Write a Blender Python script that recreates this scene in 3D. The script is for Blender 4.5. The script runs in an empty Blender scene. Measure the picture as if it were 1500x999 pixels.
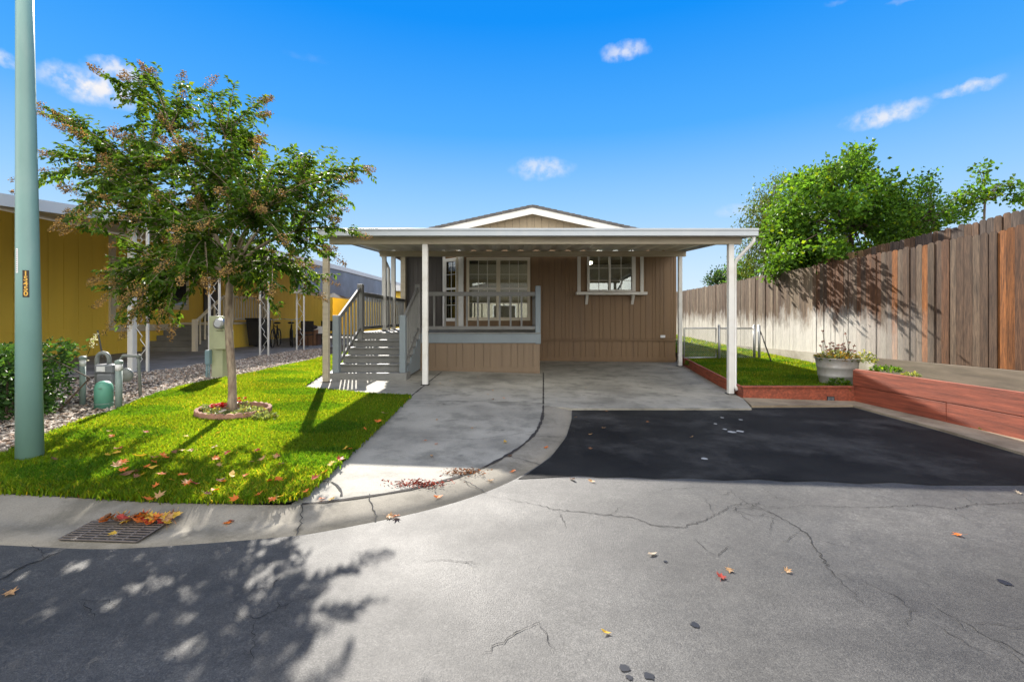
import bpy, bmesh, math, random
import numpy as np
from mathutils import Vector, Matrix
R = math.radians
rnd = random.Random(7)
rng = np.random.default_rng(11)
SC = bpy.context.scene
COL = SC.collection

# ------------------------------------------------------------------ survey
F, CX, CY, HC = 690.0, 750.0, 465.0, 1.31      # survey constants measured from the photograph

def smooth(t):
    t = np.clip(t, 0, 1)
    return t * t * (3 - 2 * t)

def G(x, y):
    """height of the drive / site surface"""
    x = np.asarray(x, float); y = np.asarray(y, float)
    a = 0.012 + 0.021 * (1 - smooth((y - 9.0) / 3.6)) - 0.008 * (1 - smooth((y - 4.0) / 4.0))
    return 0.012 * np.clip(y - 2, 0, 11) - a * 6 * np.tanh(x / 6)

def g(x, y): return float(G(x, y))

def gp(px, py, off=0.0):
    Y = 8.0
    for _ in range(60):
        X = (px - CX) / F * Y
        Yn = F * (HC - g(X, Y) - off) / (py - CY)
        Y = 0.5 * Y + 0.5 * max(0.3, min(Yn, 80))
    return Vector(((px - CX) / F * Y, Y, g((px - CX) / F * Y, Y) + off))

def at(px, py, Y):
    return Vector(((px - CX) / F * Y, Y, HC + (CY - py) / F * Y))

# ------------------------------------------------------------------ materials
def new_mat(name):
    m = bpy.data.materials.new(name); m.use_nodes = True
    nt = m.node_tree
    b = nt.nodes['Principled BSDF']
    return m, nt, b

def nd(nt, t, **kw):
    n = nt.nodes.new(t)
    for k, v in kw.items():
        if k.startswith('i_'): n.inputs[k[2:].replace('_', ' ')].default_value = v
        else: setattr(n, k, v)
    return n

def mix_col(nt, fac, a, b, mode='MIX'):
    n = nt.nodes.new('ShaderNodeMix'); n.data_type = 'RGBA'; n.blend_type = mode
    for sock, val in ((n.inputs[0], fac), (n.inputs[6], a), (n.inputs[7], b)):
        if isinstance(val, bpy.types.NodeSocket): nt.links.new(val, sock)
        elif isinstance(val, (int, float)): sock.default_value = val
        else: sock.default_value = (*val[:3], 1)
    return n.outputs[2]

def noise(nt, scale, detail=4, rough=0.55, vec=None, stretch=None):
    n = nd(nt, 'ShaderNodeTexNoise'); n.inputs['Scale'].default_value = scale
    n.inputs['Detail'].default_value = detail; n.inputs['Roughness'].default_value = rough
    if vec is None:
        tc = nd(nt, 'ShaderNodeTexCoord'); vec = tc.outputs['Object']
    if stretch:
        mp = nd(nt, 'ShaderNodeMapping'); mp.inputs['Scale'].default_value = stretch
        nt.links.new(vec, mp.inputs['Vector']); vec = mp.outputs['Vector']
    nt.links.new(vec, n.inputs['Vector'])
    return n.outputs['Fac']

def ramp(nt, src, stops):
    r = nd(nt, 'ShaderNodeValToRGB')
    el = r.color_ramp.elements
    el[0].position, el[1].position = stops[0][0], stops[-1][0]
    for i, (p, c) in enumerate(stops):
        e = el[i] if i == 0 else (el[-1] if i == len(stops) - 1 else el.new(p))
        c = (c, c, c) if isinstance(c, (int, float)) else c
        e.color = (*c[:3], 1)
    nt.links.new(src, r.inputs['Fac'])
    return r.outputs['Color']

def bump(nt, b, src, strength=0.3, dist=0.01):
    n = nd(nt, 'ShaderNodeBump'); n.inputs['Strength'].default_value = strength
    n.inputs['Distance'].default_value = dist
    nt.links.new(src, n.inputs['Height']); nt.links.new(n.outputs['Normal'], b.inputs['Normal'])

def plain(name, col, rough=0.6, var=0.12, scale=3.0, bmp=0.0, bscale=60, metal=0.0, stretch=None, spec=0.5, dirt=None):
    m, nt, b = new_mat(name)
    n = noise(nt, scale, 6, 0.6, stretch=stretch)
    lo = tuple(c * (1 - var) for c in col); hi = tuple(min(1, c * (1 + var)) for c in col)
    c = ramp(nt, n, [(0.3, lo), (0.7, hi)])
    if dirt:
        n2 = noise(nt, dirt[1], 7, 0.7, stretch=stretch)
        c = mix_col(nt, ramp(nt, n2, [(0.5, 0.0), (0.75, dirt[2])]), c, dirt[0])
    nt.links.new(c, b.inputs['Base Color'])
    b.inputs['Roughness'].default_value = rough; b.inputs['Metallic'].default_value = metal
    b.inputs['Specular IOR Level'].default_value = spec
    if bmp: bump(nt, b, noise(nt, bscale, 3, 0.6, stretch=stretch), bmp, 0.01)
    return m

def leafy(name, col, trans=0.35, rough=0.45, tint=True, var=0.35, tcol=None):
    m, nt, b = new_mat(name)
    c = None
    if tint:
        at_ = nd(nt, 'ShaderNodeAttribute', attribute_name='tint')
        c = mix_col(nt, 1.0, col, at_.outputs['Color'], 'MULTIPLY')
        nt.links.new(c, b.inputs['Base Color'])
    else:
        b.inputs['Base Color'].default_value = (*col, 1)
    b.inputs['Roughness'].default_value = rough
    b.inputs['Specular IOR Level'].default_value = 0.12
    t = nd(nt, 'ShaderNodeBsdfTranslucent')
    tc = tcol or tuple(min(1, v * k) for v, k in zip(col, (2.2, 2.0, 0.9)))
    if tint:
        nt.links.new(mix_col(nt, 1.0, tc, at_.outputs['Color'], 'MULTIPLY'), t.inputs['Color'])
    else: t.inputs['Color'].default_value = (*tc, 1)
    mx = nd(nt, 'ShaderNodeMixShader'); mx.inputs[0].default_value = trans
    nt.links.new(b.outputs[0], mx.inputs[1]); nt.links.new(t.outputs[0], mx.inputs[2])
    nt.links.new(mx.outputs[0], nt.nodes['Material Output'].inputs['Surface'])
    return m

M = {}
# asphalt: fine aggregate, broad wear, darker copy for the carport shade
def asphalt():
    m, nt, b = new_mat('asphalt')
    big = ramp(nt, noise(nt, 0.45, 5, 0.55, stretch=(1, 1.6, 1)), [(0.34, (.036, .034, .030)), (0.5, (.060, .057, .051)), (0.68, (.092, .088, .079))])
    fine = noise(nt, 150, 3, 0.75)
    c = mix_col(nt, 0.75, big, ramp(nt, fine, [(0.32, 0.3), (0.5, 0.95), (0.68, 2.0)]), 'MULTIPLY')
    sp_ = noise(nt, 48, 3, 0.7)
    c = mix_col(nt, 0.45, c, ramp(nt, sp_, [(0.34, 0.55), (0.5, 0.95), (0.66, 1.5)]), 'MULTIPLY')
    mid = noise(nt, 9, 6, 0.7)
    c = mix_col(nt, 0.5, c, ramp(nt, mid, [(0.35, 0.6), (0.65, 1.3)]), 'MULTIPLY')
    nt.links.new(c, b.inputs['Base Color'])
    nt.links.new(ramp(nt, noise(nt, 1.3, 4), [(0.3, 0.54), (0.7, 0.7)]), b.inputs['Roughness'])
    bump(nt, b, fine, 0.55, 0.006)
    return m
M['asphalt'] = asphalt()
M['shade_asphalt'] = plain('shade_dark_asphalt', (.016,.0155,.014), .75, .5, 1.4, .4, 150, dirt=((.075,.072,.067), .9, .85), spec=.12)  # near-black asphalt tone that puts the carport's shade into the colour
def concrete(name, col, stain, wet=0.0):
    m, nt, b = new_mat(name)
    n = noise(nt, 0.9, 6, 0.6)
    c = ramp(nt, n, [(0.3, tuple(v * 0.6 for v in col)), (0.5, col), (0.72, tuple(v * 1.2 for v in col))])
    c = mix_col(nt, ramp(nt, noise(nt, 2.3, 7, 0.7), [(0.47, 0), (0.64, 0.75)]), c, stain)
    c = mix_col(nt, 0.5, c, ramp(nt, noise(nt, 120, 3, 0.7), [(0.3, 0.65), (0.7, 1.3)]), 'MULTIPLY')
    sp = nd(nt, 'ShaderNodeTexVoronoi'); sp.inputs['Scale'].default_value = 2.6
    tc = nd(nt, 'ShaderNodeTexCoord'); nt.links.new(tc.outputs['Object'], sp.inputs['Vector'])
    c = mix_col(nt, ramp(nt, sp.outputs['Distance'], [(0.03, 0.55), (0.10, 0.0)]), c, tuple(v * 0.5 for v in stain))
    nt.links.new(c, b.inputs['Base Color'])
    nt.links.new(ramp(nt, n, [(0.35, 0.66 if wet else 0.8), (0.65, 0.88)]), b.inputs['Roughness'])
    b.inputs['Specular IOR Level'].default_value = .25
    bump(nt, b, noise(nt, 150, 3, 0.7), 0.35, 0.005)
    return m
M['drive'] = concrete('drive_concrete', (.27, .255, .215), (.125, .12, .10), 1)
M['gutter'] = concrete('gutter_concrete', (.215, .195, .155), (.105, .095, .072))
M['ledge'] = concrete('ledge_concrete', (.29, .235, .16), (.16, .12, .08))
M['slab'] = concrete('slab_concrete', (.27, .26, .25), (.15, .14, .13))
M['footing'] = concrete('footing_concrete', (.46, .42, .35), (.28, .24, .18))
M['joint'] = plain('joint_dirt', (.022, .018, .015), .95)
M['crack'] = plain('crack_dark', (.012, .012, .012), .95)
M['soil'] = plain('soil', (.07, .05, .035), .95, .4, 12, .6, 50)
M['ground'] = plain('ground_earth', (.13, .11, .08), .95, .3, 1.5, .4, 30)
M['turf'] = plain('turf_soil', (.05, .075, .012), .9, .4, 6, .6, 60)
M['siding'] = plain('brown_siding_paint', (.195, .118, .056), .55, .07, 1.6, .12, 40, stretch=(8, 8, .5), dirt=((.13, .085, .055), 1.1, .5))
M['skirt'] = plain('tan_skirt_paint', (.185, .13, .08), .6, .07, 1.6, .12, 40, stretch=(8, 8, .5), dirt=((.2, .14, .1), 1.5, .4))
M['gable'] = plain('sky_lit_gable', (.30, .235, .15), .6, .06, 2)  # lighter copy of the siding colour, standing for sky light on the gable
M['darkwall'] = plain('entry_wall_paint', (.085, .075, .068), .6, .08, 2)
M['white'] = plain('white_paint', (.66, .65, .61), .45, .05, 2.5, dirt=((.42, .37, .28), 2.6, .45))
M['fascia'] = plain('white_fascia_metal', (.41, .445, .47), .38, .04, 1.5, dirt=((.5, .5, .48), 3, .35), stretch=(1, 1, .2))
M['cream'] = plain('cream_beam_paint', (.42, .365, .265), .6, .12, 2.2, .15, 30, stretch=(.6, 4, 8), dirt=((.30, .24, .16), 2.0, .55))
M['pan'] = plain('awning_pan_metal', (.68, .64, .55), .5, .08, 1.2)
M['deckgrey'] = plain('grey_deck_paint', (.18, .18, .17), .6, .12, 3, .15, 40, dirt=((.13, .125, .12), 3.5, .5))
M['deckblue'] = plain('blue_grey_rim_paint', (.19, .225, .245), .55, .08, 2, .1, 30)
M['shingle'] = plain('dark_shingles', (.085, .08, .078), .9, .35, 14, .6, 40)
M['roofwhite'] = plain('pale_roof_metal', (.58, .59, .6), .5, .06, 1)
M['yellow'] = plain('yellow_siding_paint', (.88, .62, .08), .6, .05, .9, .08, 30, stretch=(4, 4, .4))
M['ytrim'] = plain('cream_trim_paint', (.66, .60, .47), .55, .05, 2)
M['soffit'] = plain('grey_soffit', (.60, .585, .55), .6, .08, 2)
M['navy'] = plain('navy_door_paint', (.03, .045, .10), .5, .1, 2)
M['black'] = plain('black_plastic', (.012, .012, .013), .5, .2, 3)
M['darkmetal'] = plain('dark_iron', (.03, .028, .026), .6, .3, 20, .2, 80, metal=.6)
M['steel'] = plain('galvanised_steel', (.42, .43, .43), .45, .18, 8, metal=.75, dirt=((.25, .23, .2), 5, .6))
M['tub'] = plain('zinc_tub', (.40, .385, .36), .5, .2, 6, .1, 30, metal=.35, dirt=((.28, .2, .13), 4, .7))
M['lamp_green'] = plain('green_painted_pole', (.19, .335, .30), .42, .10, 3, .05, 40, dirt=((.30, .40, .37), 4, .35), stretch=(1, 1, .35))
M['jade'] = plain('jade_plastic', (.11, .33, .24), .5, .07, 4)
M['post_green'] = plain('grey_green_post', (.20, .26, .235), .6, .12, 6)
M['meter_grey'] = plain('gas_meter_grey', (.19, .20, .215), .5, .12, 6)
M['pipe'] = plain('pipe_grey_green', (.19, .205, .19), .5, .15, 9)
M['pedestal'] = plain('pale_olive_metal', (.40, .42, .25), .55, .08, 3, dirt=((.3, .3, .2), 5, .3))
M['blue_box'] = plain('blue_grey_box', (.16, .25, .27), .55, .1, 4)
M['terra'] = plain('terracotta_edging', (.30, .155, .105), .85, .25, 9, .4, 60)
M['soft_white'] = plain('white_label', (.75, .75, .74), .6, .03, 5)
M['bark'] = plain('peeling_bark', (.30, .235, .165), .8, .4, 6, .5, 24, stretch=(5, 5, 1.2), dirt=((.10, .04, .022), 3.2, 1.0))
M['bark_dark'] = plain('dark_bark', (.085, .06, .04), .85, .3, 9, .4, 40)
M['brown_box'] = plain('brown_box', (.20, .10, .05), .8, .1, 3)
M['tarp'] = plain('grey_shade_cloth', (.135, .15, .19), .5, .18, 1.1, .25, 3, dirt=((.3, .33, .38), 1.3, .35))
M['red_board'] = plain('red_stained_boards', (.255, .06, .028), .7, .45, 3.2, .4, 30, stretch=(9, .45, 9), dirt=((.13, .03, .018), 2.4, .75))
M['red_flower'] = leafy('red_petals', (.62, .02, .015), .3, tint=True, tcol=(.7, .03, .02))
M['cream_petal'] = leafy('cream_petals', (.75, .70, .48), .3, tint=True, tcol=(.7, .65, .4))
M['hedge'] = leafy('hedge_leaf', (.040, .095, .022), .28)
M['myrtle'] = leafy('myrtle_leaf', (.058, .114, .016), .47, .5)
M['seed'] = leafy('seed_panicle', (.29, .20, .075), .3)
M['broad'] = leafy('broad_leaf', (.056, .122, .014), .44)
M['olive'] = leafy('olive_leaf', (.06, .095, .018), .38)
M['deep'] = leafy('deep_green_leaf', (.03, .065, .02), .25)
M['grass'] = leafy('grass_blade', (.072, .138, .007), .5, .5, tcol=(.26, .41, .010))
M['gravel'] = None
M['fallen'] = leafy('fallen_leaf', (1, 1, 1), .25, .6, tcol=(.9, .75, .5))
M['herb'] = leafy('herb_leaf', (.16, .20, .08), .35)
def tinted(name, base, rough=.8):
    m, nt, b = new_mat(name)
    a = nd(nt, 'ShaderNodeAttribute', attribute_name='tint')
    nt.links.new(mix_col(nt, 1.0, base, a.outputs['Color'], 'MULTIPLY'), b.inputs['Base Color'])
    b.inputs['Roughness'].default_value = rough
    return m
M['gravel'] = tinted('gravel_stone', (.36, .33, .30), .85)
M['chip'] = tinted('bark_chip', (.2, .16, .12), .9)

def fence_mat(name, bleach):
    m, nt, b = new_mat(name)
    a = nd(nt, 'ShaderNodeAttribute', attribute_name='tint')
    tc = nd(nt, 'ShaderNodeTexCoord')
    n1 = noise(nt, 3.0, 6, .65, tc.outputs['Object'], (9, 9, .55))
    n2 = noise(nt, 18, 5, .7, tc.outputs['Object'], (7, 7, .35))
    c = mix_col(nt, 1.0, a.outputs['Color'], ramp(nt, n1, [(.28, .42), (.5, 1), (.72, 1.6)]), 'MULTIPLY')
    c = mix_col(nt, 1.0, c, ramp(nt, n2, [(.32, .38), (.5, 1.0), (.68, 1.6)]), 'MULTIPLY')
    # knots
    v = nd(nt, 'ShaderNodeTexVoronoi'); v.inputs['Scale'].default_value = 2.4
    mp = nd(nt, 'ShaderNodeMapping'); mp.inputs['Scale'].default_value = (3, 3, 1)
    nt.links.new(tc.outputs['Object'], mp.inputs['Vector']); nt.links.new(mp.outputs['Vector'], v.inputs['Vector'])
    c = mix_col(nt, ramp(nt, v.outputs['Distance'], [(.03, .8), (.075, 0)]), c, (.05, .03, .02))
    if bleach:
        # sprinkler-bleached lower boards: grey-white mineral crust with a ragged top edge
        sx = nd(nt, 'ShaderNodeSeparateXYZ'); nt.links.new(tc.outputs['Object'], sx.inputs[0])
        ad = nd(nt, 'ShaderNodeMath', operation='MULTIPLY_ADD')
        nt.links.new(noise(nt, 1.6, 6, .7, tc.outputs['Object'], (2, 2, .8)), ad.inputs[0]); ad.inputs[1].default_value = -1.5
        nt.links.new(sx.outputs['Z'], ad.inputs[2])
        f = ramp(nt, ad.outputs[0], [(.30, .92), (.75, 0)])
        yf = nd(nt, 'ShaderNodeMapRange'); yf.inputs['From Min'].default_value = 7.8; yf.inputs['From Max'].default_value = 10.5
        nt.links.new(sx.outputs['Y'], yf.inputs['Value'])
        mm = nd(nt, 'ShaderNodeMath', operation='MULTIPLY')
        nt.links.new(f, mm.inputs[0]); nt.links.new(yf.outputs[0], mm.inputs[1])
        c = mix_col(nt, mm.outputs[0], c, mix_col(nt, 1.0, (.74, .70, .62), ramp(nt, n2, [(.3, .7), (.7, 1.15)]), 'MULTIPLY'))
    nt.links.new(c, b.inputs['Base Color']); b.inputs['Roughness'].default_value = .82
    b.inputs['Specular IOR Level'].default_value = .3
    bump(nt, b, n2, .45, .006)
    return m
M['fence'] = fence_mat('weathered_fence_boards', True)
M['fence_back'] = fence_mat('brown_fence_boards', False)
M['kick'] = plain('weathered_kickboard', (.15, .118, .082), .85, .3, 3, .3, 40, stretch=(6, .6, 6), dirt=((.10, .08, .05), 1.4, .7))

def glass():
    m, nt, b = new_mat('window_glass')
    gl = nd(nt, 'ShaderNodeBsdfGlossy'); gl.inputs['Roughness'].default_value = .015; gl.inputs['Color'].default_value = (.75, .8, .78, 1)
    tr = nd(nt, 'ShaderNodeBsdfTransparent'); tr.inputs['Color'].default_value = (.80, .84, .82, 1)
    fr = nd(nt, 'ShaderNodeFresnel'); fr.inputs['IOR'].default_value = 2.3
    mx = nd(nt, 'ShaderNodeMixShader'); nt.links.new(fr.outputs[0], mx.inputs[0])
    nt.links.new(tr.outputs[0], mx.inputs[1]); nt.links.new(gl.outputs[0], mx.inputs[2])
    nt.links.new(mx.outputs[0], nt.nodes['Material Output'].inputs['Surface'])
    return m
M['glass'] = glass()
M['darkglass'] = plain('dark_glass', (.012, .015, .018), .08, .1, 2, spec=.8)
M['interior'] = plain('interior_wall', (.5, .46, .38), .8, .05, 1)
def emit(name, col, s):
    m, nt, b = new_mat(name); b.inputs['Emission Color'].default_value = (*col, 1); b.inputs['Emission Strength'].default_value = s
    b.inputs['Base Color'].default_value = (*col, 1); return m
M['lamp_on'] = emit('lit_lamp', (1, .88, .65), 22)
M['car_paint'] = plain('white_car_paint', (.75, .76, .77), .2, .02, 1)

# ------------------------------------------------------------------ mesh helpers
class MB:
    def __init__(s): s.v = []; s.f = []; s.m = []; s.t = []
    def add(s, vs, fs, m=0, t=None):
        b = len(s.v); s.v += [tuple(x) for x in vs]
        for f in fs: s.f.append(tuple(b + i for i in f)); s.m.append(m); s.t.append(t or (1, 1, 1))
        return s
    def box(s, lo, hi, m=0, t=None):
        x0, y0, z0 = lo; x1, y1, z1 = hi
        vs = [(x0,y0,z0),(x1,y0,z0),(x1,y1,z0),(x0,y1,z0),(x0,y0,z1),(x1,y0,z1),(x1,y1,z1),(x0,y1,z1)]
        return s.add(vs, [(3,2,1,0),(4,5,6,7),(0,1,5,4),(1,2,6,5),(2,3,7,6),(3,0,4,7)], m, t)
    def bar(s, p, q, w, h=None, up=(0,0,1), m=0, t=None):
        p, q = Vector(p), Vector(q); h = h or w
        d = (q - p).normalized(); u = Vector(up)
        if abs(d.dot(u)) > .98: u = Vector((0, 1, 0))
        r = d.cross(u).normalized(); u = r.cross(d).normalized()
        vs = []
        for c in (p, q):
            for a, b in ((-1,-1),(1,-1),(1,1),(-1,1)): vs.append(c + r * a * w/2 + u * b * h/2)
        return s.add(vs, [(0,1,2,3),(7,6,5,4),(0,4,5,1),(1,5,6,2),(2,6,7,3),(3,7,4,0)], m, t)
    def tube(s, pts, rad, n=8, m=0, cap=True, t=None):
        pts = [Vector(p) for p in pts]
        rads = rad if isinstance(rad, (list, tuple)) else [rad] * len(pts)
        vs = []; fs = []; prev = None
        for i, p in enumerate(pts):
            d = (pts[min(i+1, len(pts)-1)] - pts[max(i-1, 0)]).normalized()
            if prev is None:
                u = Vector((0,0,1)) if abs(d.z) < .9 else Vector((0,1,0)); r = d.cross(u).normalized()
            else: r = (prev - d * prev.dot(d)).normalized()
            prev = r; u = r.cross(d)
            for k in range(n):
                a = 2*math.pi*k/n; vs.append(p + (r*math.cos(a) + u*math.sin(a)) * rads[i])
        for i in range(len(pts)-1):
            for k in range(n):
                a, b = i*n+k, i*n+(k+1)%n; fs.append((a, b, b+n, a+n))
        if cap: fs.append(tuple(range(n-1, -1, -1))); fs.append(tuple(range((len(pts)-1)*n, len(pts)*n)))
        return s.add(vs, fs, m, t)
    def lathe(s, c, prof, n=20, m=0, sx=1, sy=1, cap=True):
        c = Vector(c); vs = []; fs = []
        for r, z in prof:
            for k in range(n):
                a = 2*math.pi*k/n; vs.append(c + Vector((r*sx*math.cos(a), r*sy*math.sin(a), z)))
        for i in range(len(prof)-1):
            for k in range(n):
                a, b = i*n+k, i*n+(k+1)%n; fs.append((a, b, b+n, a+n))
        if cap: fs.append(tuple(range(n-1,-1,-1))); fs.append(tuple(range((len(prof)-1)*n, len(prof)*n)))
        return s.add(vs, fs, m)
    def prism(s, poly, off, m=0, t=None):
        off = Vector(off); n = len(poly); p = [Vector(q) for q in poly]
        return s.add(p + [q + off for q in p], [tuple(range(n))[::-1], tuple(range(n, 2*n))] + [(i, (i+1)%n, (i+1)%n+n, i+n) for i in range(n)], m, t)
    def ball(s, c, r, n=8, m=0, t=None):
        rx, ry, rz = r if isinstance(r, (tuple, list)) else (r, r, r)
        c = Vector(c); vs = []; fs = []; k = n // 2
        for i in range(k + 1):
            th = math.pi * i / k
            for j in range(n):
                a = 2*math.pi*j/n; vs.append(c + Vector((rx*math.sin(th)*math.cos(a), ry*math.sin(th)*math.sin(a), rz*math.cos(th))))
        for i in range(k):
            for j in range(n): fs.append((i*n+j, (i+1)*n+j, (i+1)*n+(j+1)%n, i*n+(j+1)%n))
        return s.add(vs, fs, m, t)
    def build(s, name, mats, parent=None, smooth=False, bevel=0, tint=False):
        me = bpy.data.meshes.new(name); me.from_pydata(s.v, [], s.f); me.update()
        if not isinstance(mats, (list, tuple)): mats = [mats]
        for m in mats: me.materials.append(m)
        me.polygons.foreach_set('material_index', s.m)
        bm = bmesh.new(); bm.from_mesh(me); bmesh.ops.recalc_face_normals(bm, faces=bm.faces); bm.to_mesh(me); bm.free()
        if smooth: me.polygons.foreach_set('use_smooth', [True]*len(me.polygons))
        if tint:
            a = me.color_attributes.new('tint', 'FLOAT_COLOR', 'CORNER')
            cols = []
            for p, t in zip(me.polygons, s.t): cols += list((*t, 1.0)) * p.loop_total
            a.data.foreach_set('color', cols)
        o = bpy.data.objects.new(name, me); link(o, parent)
        if bevel:
            bv = o.modifiers.new('bevel', 'BEVEL'); bv.width = bevel; bv.segments = 2; bv.limit_method = 'ANGLE'
        if smooth == 'auto': pass
        return o

def link(o, parent=None):
    COL.objects.link(o)
    if parent is not None:
        o.parent = parent
        o.matrix_parent_inverse = Matrix.Translation(-parent.location)
    return o

def tag(o, label=None, cat=None, group=None, kind=None):
    if label: o['label'] = label
    if cat: o['category'] = cat
    if group: o['group'] = group
    if kind: o['kind'] = kind
    return o

def thing(name, loc, label, cat, group=None):
    o = bpy.data.objects.new(name, None); COL.objects.link(o); o.location = loc
    o.empty_display_size = .1
    return tag(o, label, cat, group)

def soup(name, V, n_per, faces, mat, parent=None, tints=None, smooth=False):
    """V: (N, n_per, 3); faces on one item; one mesh for a mass of leaves, blades or stones"""
    N = len(V); fl = len(faces[0]); nf = len(faces)
    me = bpy.data.meshes.new(name)
    me.vertices.add(N*n_per); me.vertices.foreach_set('co', np.asarray(V, np.float32).reshape(-1))
    idx = (np.arange(N)[:, None, None]*n_per + np.asarray(faces)[None]).reshape(-1)
    me.loops.add(len(idx)); me.loops.foreach_set('vertex_index', idx.astype(np.int32))
    me.polygons.add(N*nf); me.polygons.foreach_set('loop_start', (np.arange(N*nf)*fl).astype(np.int32))
    me.update(calc_edges=True); me.validate()
    me.materials.append(mat)
    if tints is not None:
        a = me.color_attributes.new('tint', 'FLOAT_COLOR', 'CORNER')
        c = np.concatenate([tints, np.ones((N,1))], 1).astype(np.float32)
        a.data.foreach_set('color', np.repeat(c, nf*fl, 0).reshape(-1))
    if smooth: me.polygons.foreach_set('use_smooth', np.ones(N*nf, bool))
    o = bpy.data.objects.new(name, me); return link(o, parent)

def inside(P, poly):
    P = np.asarray(P); x, y = P[:,0], P[:,1]; r = np.zeros(len(P), bool); n = len(poly)
    for i in range(n):
        x0, y0 = poly[i][0], poly[i][1]; x1, y1 = poly[(i+1)%n][0], poly[(i+1)%n][1]
        if y0 == y1: continue
        c = ((y0 > y) != (y1 > y)) & (x < (x1-x0)*(y-y0)/(y1-y0) + x0); r ^= c
    return r

def drape(name, poly, off, mat, parent=None, step=.4, hf=None, thick=0):
    bm = bmesh.new()
    vs = [bm.verts.new((p[0], p[1], 0)) for p in poly]
    bm.faces.new(vs)
    xs = [p[0] for p in poly]; ys = [p[1] for p in poly]
    for ax, lo, hi in ((0, min(xs), max(xs)), (1, min(ys), max(ys))):
        k = math.ceil(lo/step)
        while k*step < hi:
            co = [0,0,0]; co[ax] = k*step; no = [0,0,0]; no[ax] = 1
            bmesh.ops.bisect_plane(bm, geom=bm.verts[:]+bm.edges[:]+bm.faces[:], plane_co=co, plane_no=no); k += 1
    bmesh.ops.triangulate(bm, faces=[f for f in bm.faces if len(f.verts) > 4])
    h = hf or (lambda x, y: g(x, y))
    if thick:
        r = bmesh.ops.extrude_face_region(bm, geom=bm.faces[:])
        low = [e for e in r['geom'] if isinstance(e, bmesh.types.BMVert)]
        lows = set(low)
        for v in bm.verts: v.co.z = h(v.co.x, v.co.y) + off - (thick if v in lows else 0)
    else:
        for v in bm.verts: v.co.z = h(v.co.x, v.co.y) + off
    bmesh.ops.recalc_face_normals(bm, faces=bm.faces)
    if not thick:
        for f in bm.faces:
            if f.normal.z < 0: f.normal_flip()
    me = bpy.data.meshes.new(name); bm.to_mesh(me); bm.free(); me.materials.append(mat)
    o = bpy.data.objects.new(name, me); return link(o, parent)

def strip(name, pts, width, off, mat, parent=None, hf=None, jag=0.0, taper=False, sub=.06):
    """thin ribbon lying on the ground along pts (2D)"""
    P = [Vector((p[0], p[1])) for p in pts]; Q = []
    for a, b in zip(P, P[1:]):
        n = max(1, int((b-a).length/sub))
        for i in range(n): Q.append(a.lerp(b, i/n))
    Q.append(P[-1]); mb = MB(); L = []; n = len(Q)
    for i, q in enumerate(Q):
        d = (Q[min(i+1, n-1)] - Q[max(i-1, 0)]); d = d.normalized() if d.length else Vector((1,0)); nrm = Vector((-d.y, d.x))
        c = q + nrm*rnd.uniform(-jag, jag)
        w = width*(rnd.uniform(.45, 1.5) if jag else 1)
        if taper: w *= .25 + .75*min(1, 3*min(i, n-1-i)/n)
        L.append((c + nrm*w/2, c - nrm*w/2))
    h = hf or (lambda x, y: g(x, y))
    vs = [(p.x, p.y, h(p.x, p.y)+off) for pr in L for p in pr]
    mb.add(vs, [(2*i, 2*i+1, 2*i+3, 2*i+2) for i in range(n-1)])
    o = mb.build(name, mat, parent)
    for p in o.data.polygons: pass
    return o

def poly_px(pts, off=0.0): return [gp(x, y, off) for x, y in pts]

# ------------------------------------------------------------------ camera, sky, sun
cam = bpy.data.objects.new('camera', bpy.data.cameras.new('camera')); COL.objects.link(cam)
cam.location = (0, 0, HC); cam.rotation_euler = (R(90), 0, 0)
cam.data.sensor_width = 36; cam.data.lens = F/1500*36; cam.data.shift_y = -(499.5-CY)/1500
cam.data.clip_end = 2000; cam.data.clip_start = .05
SC.camera = cam
SUN_AZ, SUN_EL = R(-18.3), R(33.4)
sd = Vector((math.sin(SUN_AZ)*math.cos(SUN_EL), math.cos(SUN_AZ)*math.cos(SUN_EL), math.sin(SUN_EL)))
sun = bpy.data.objects.new('sun', bpy.data.lights.new('sun', 'SUN')); COL.objects.link(sun)
sun.data.energy = 4.5; sun.data.angle = R(.5); sun.data.color = (1, .94, .85)
sun.rotation_euler = sd.to_track_quat('Z', 'Y').to_euler()
w = bpy.data.worlds.new('World'); SC.world = w; w.use_nodes = True
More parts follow.
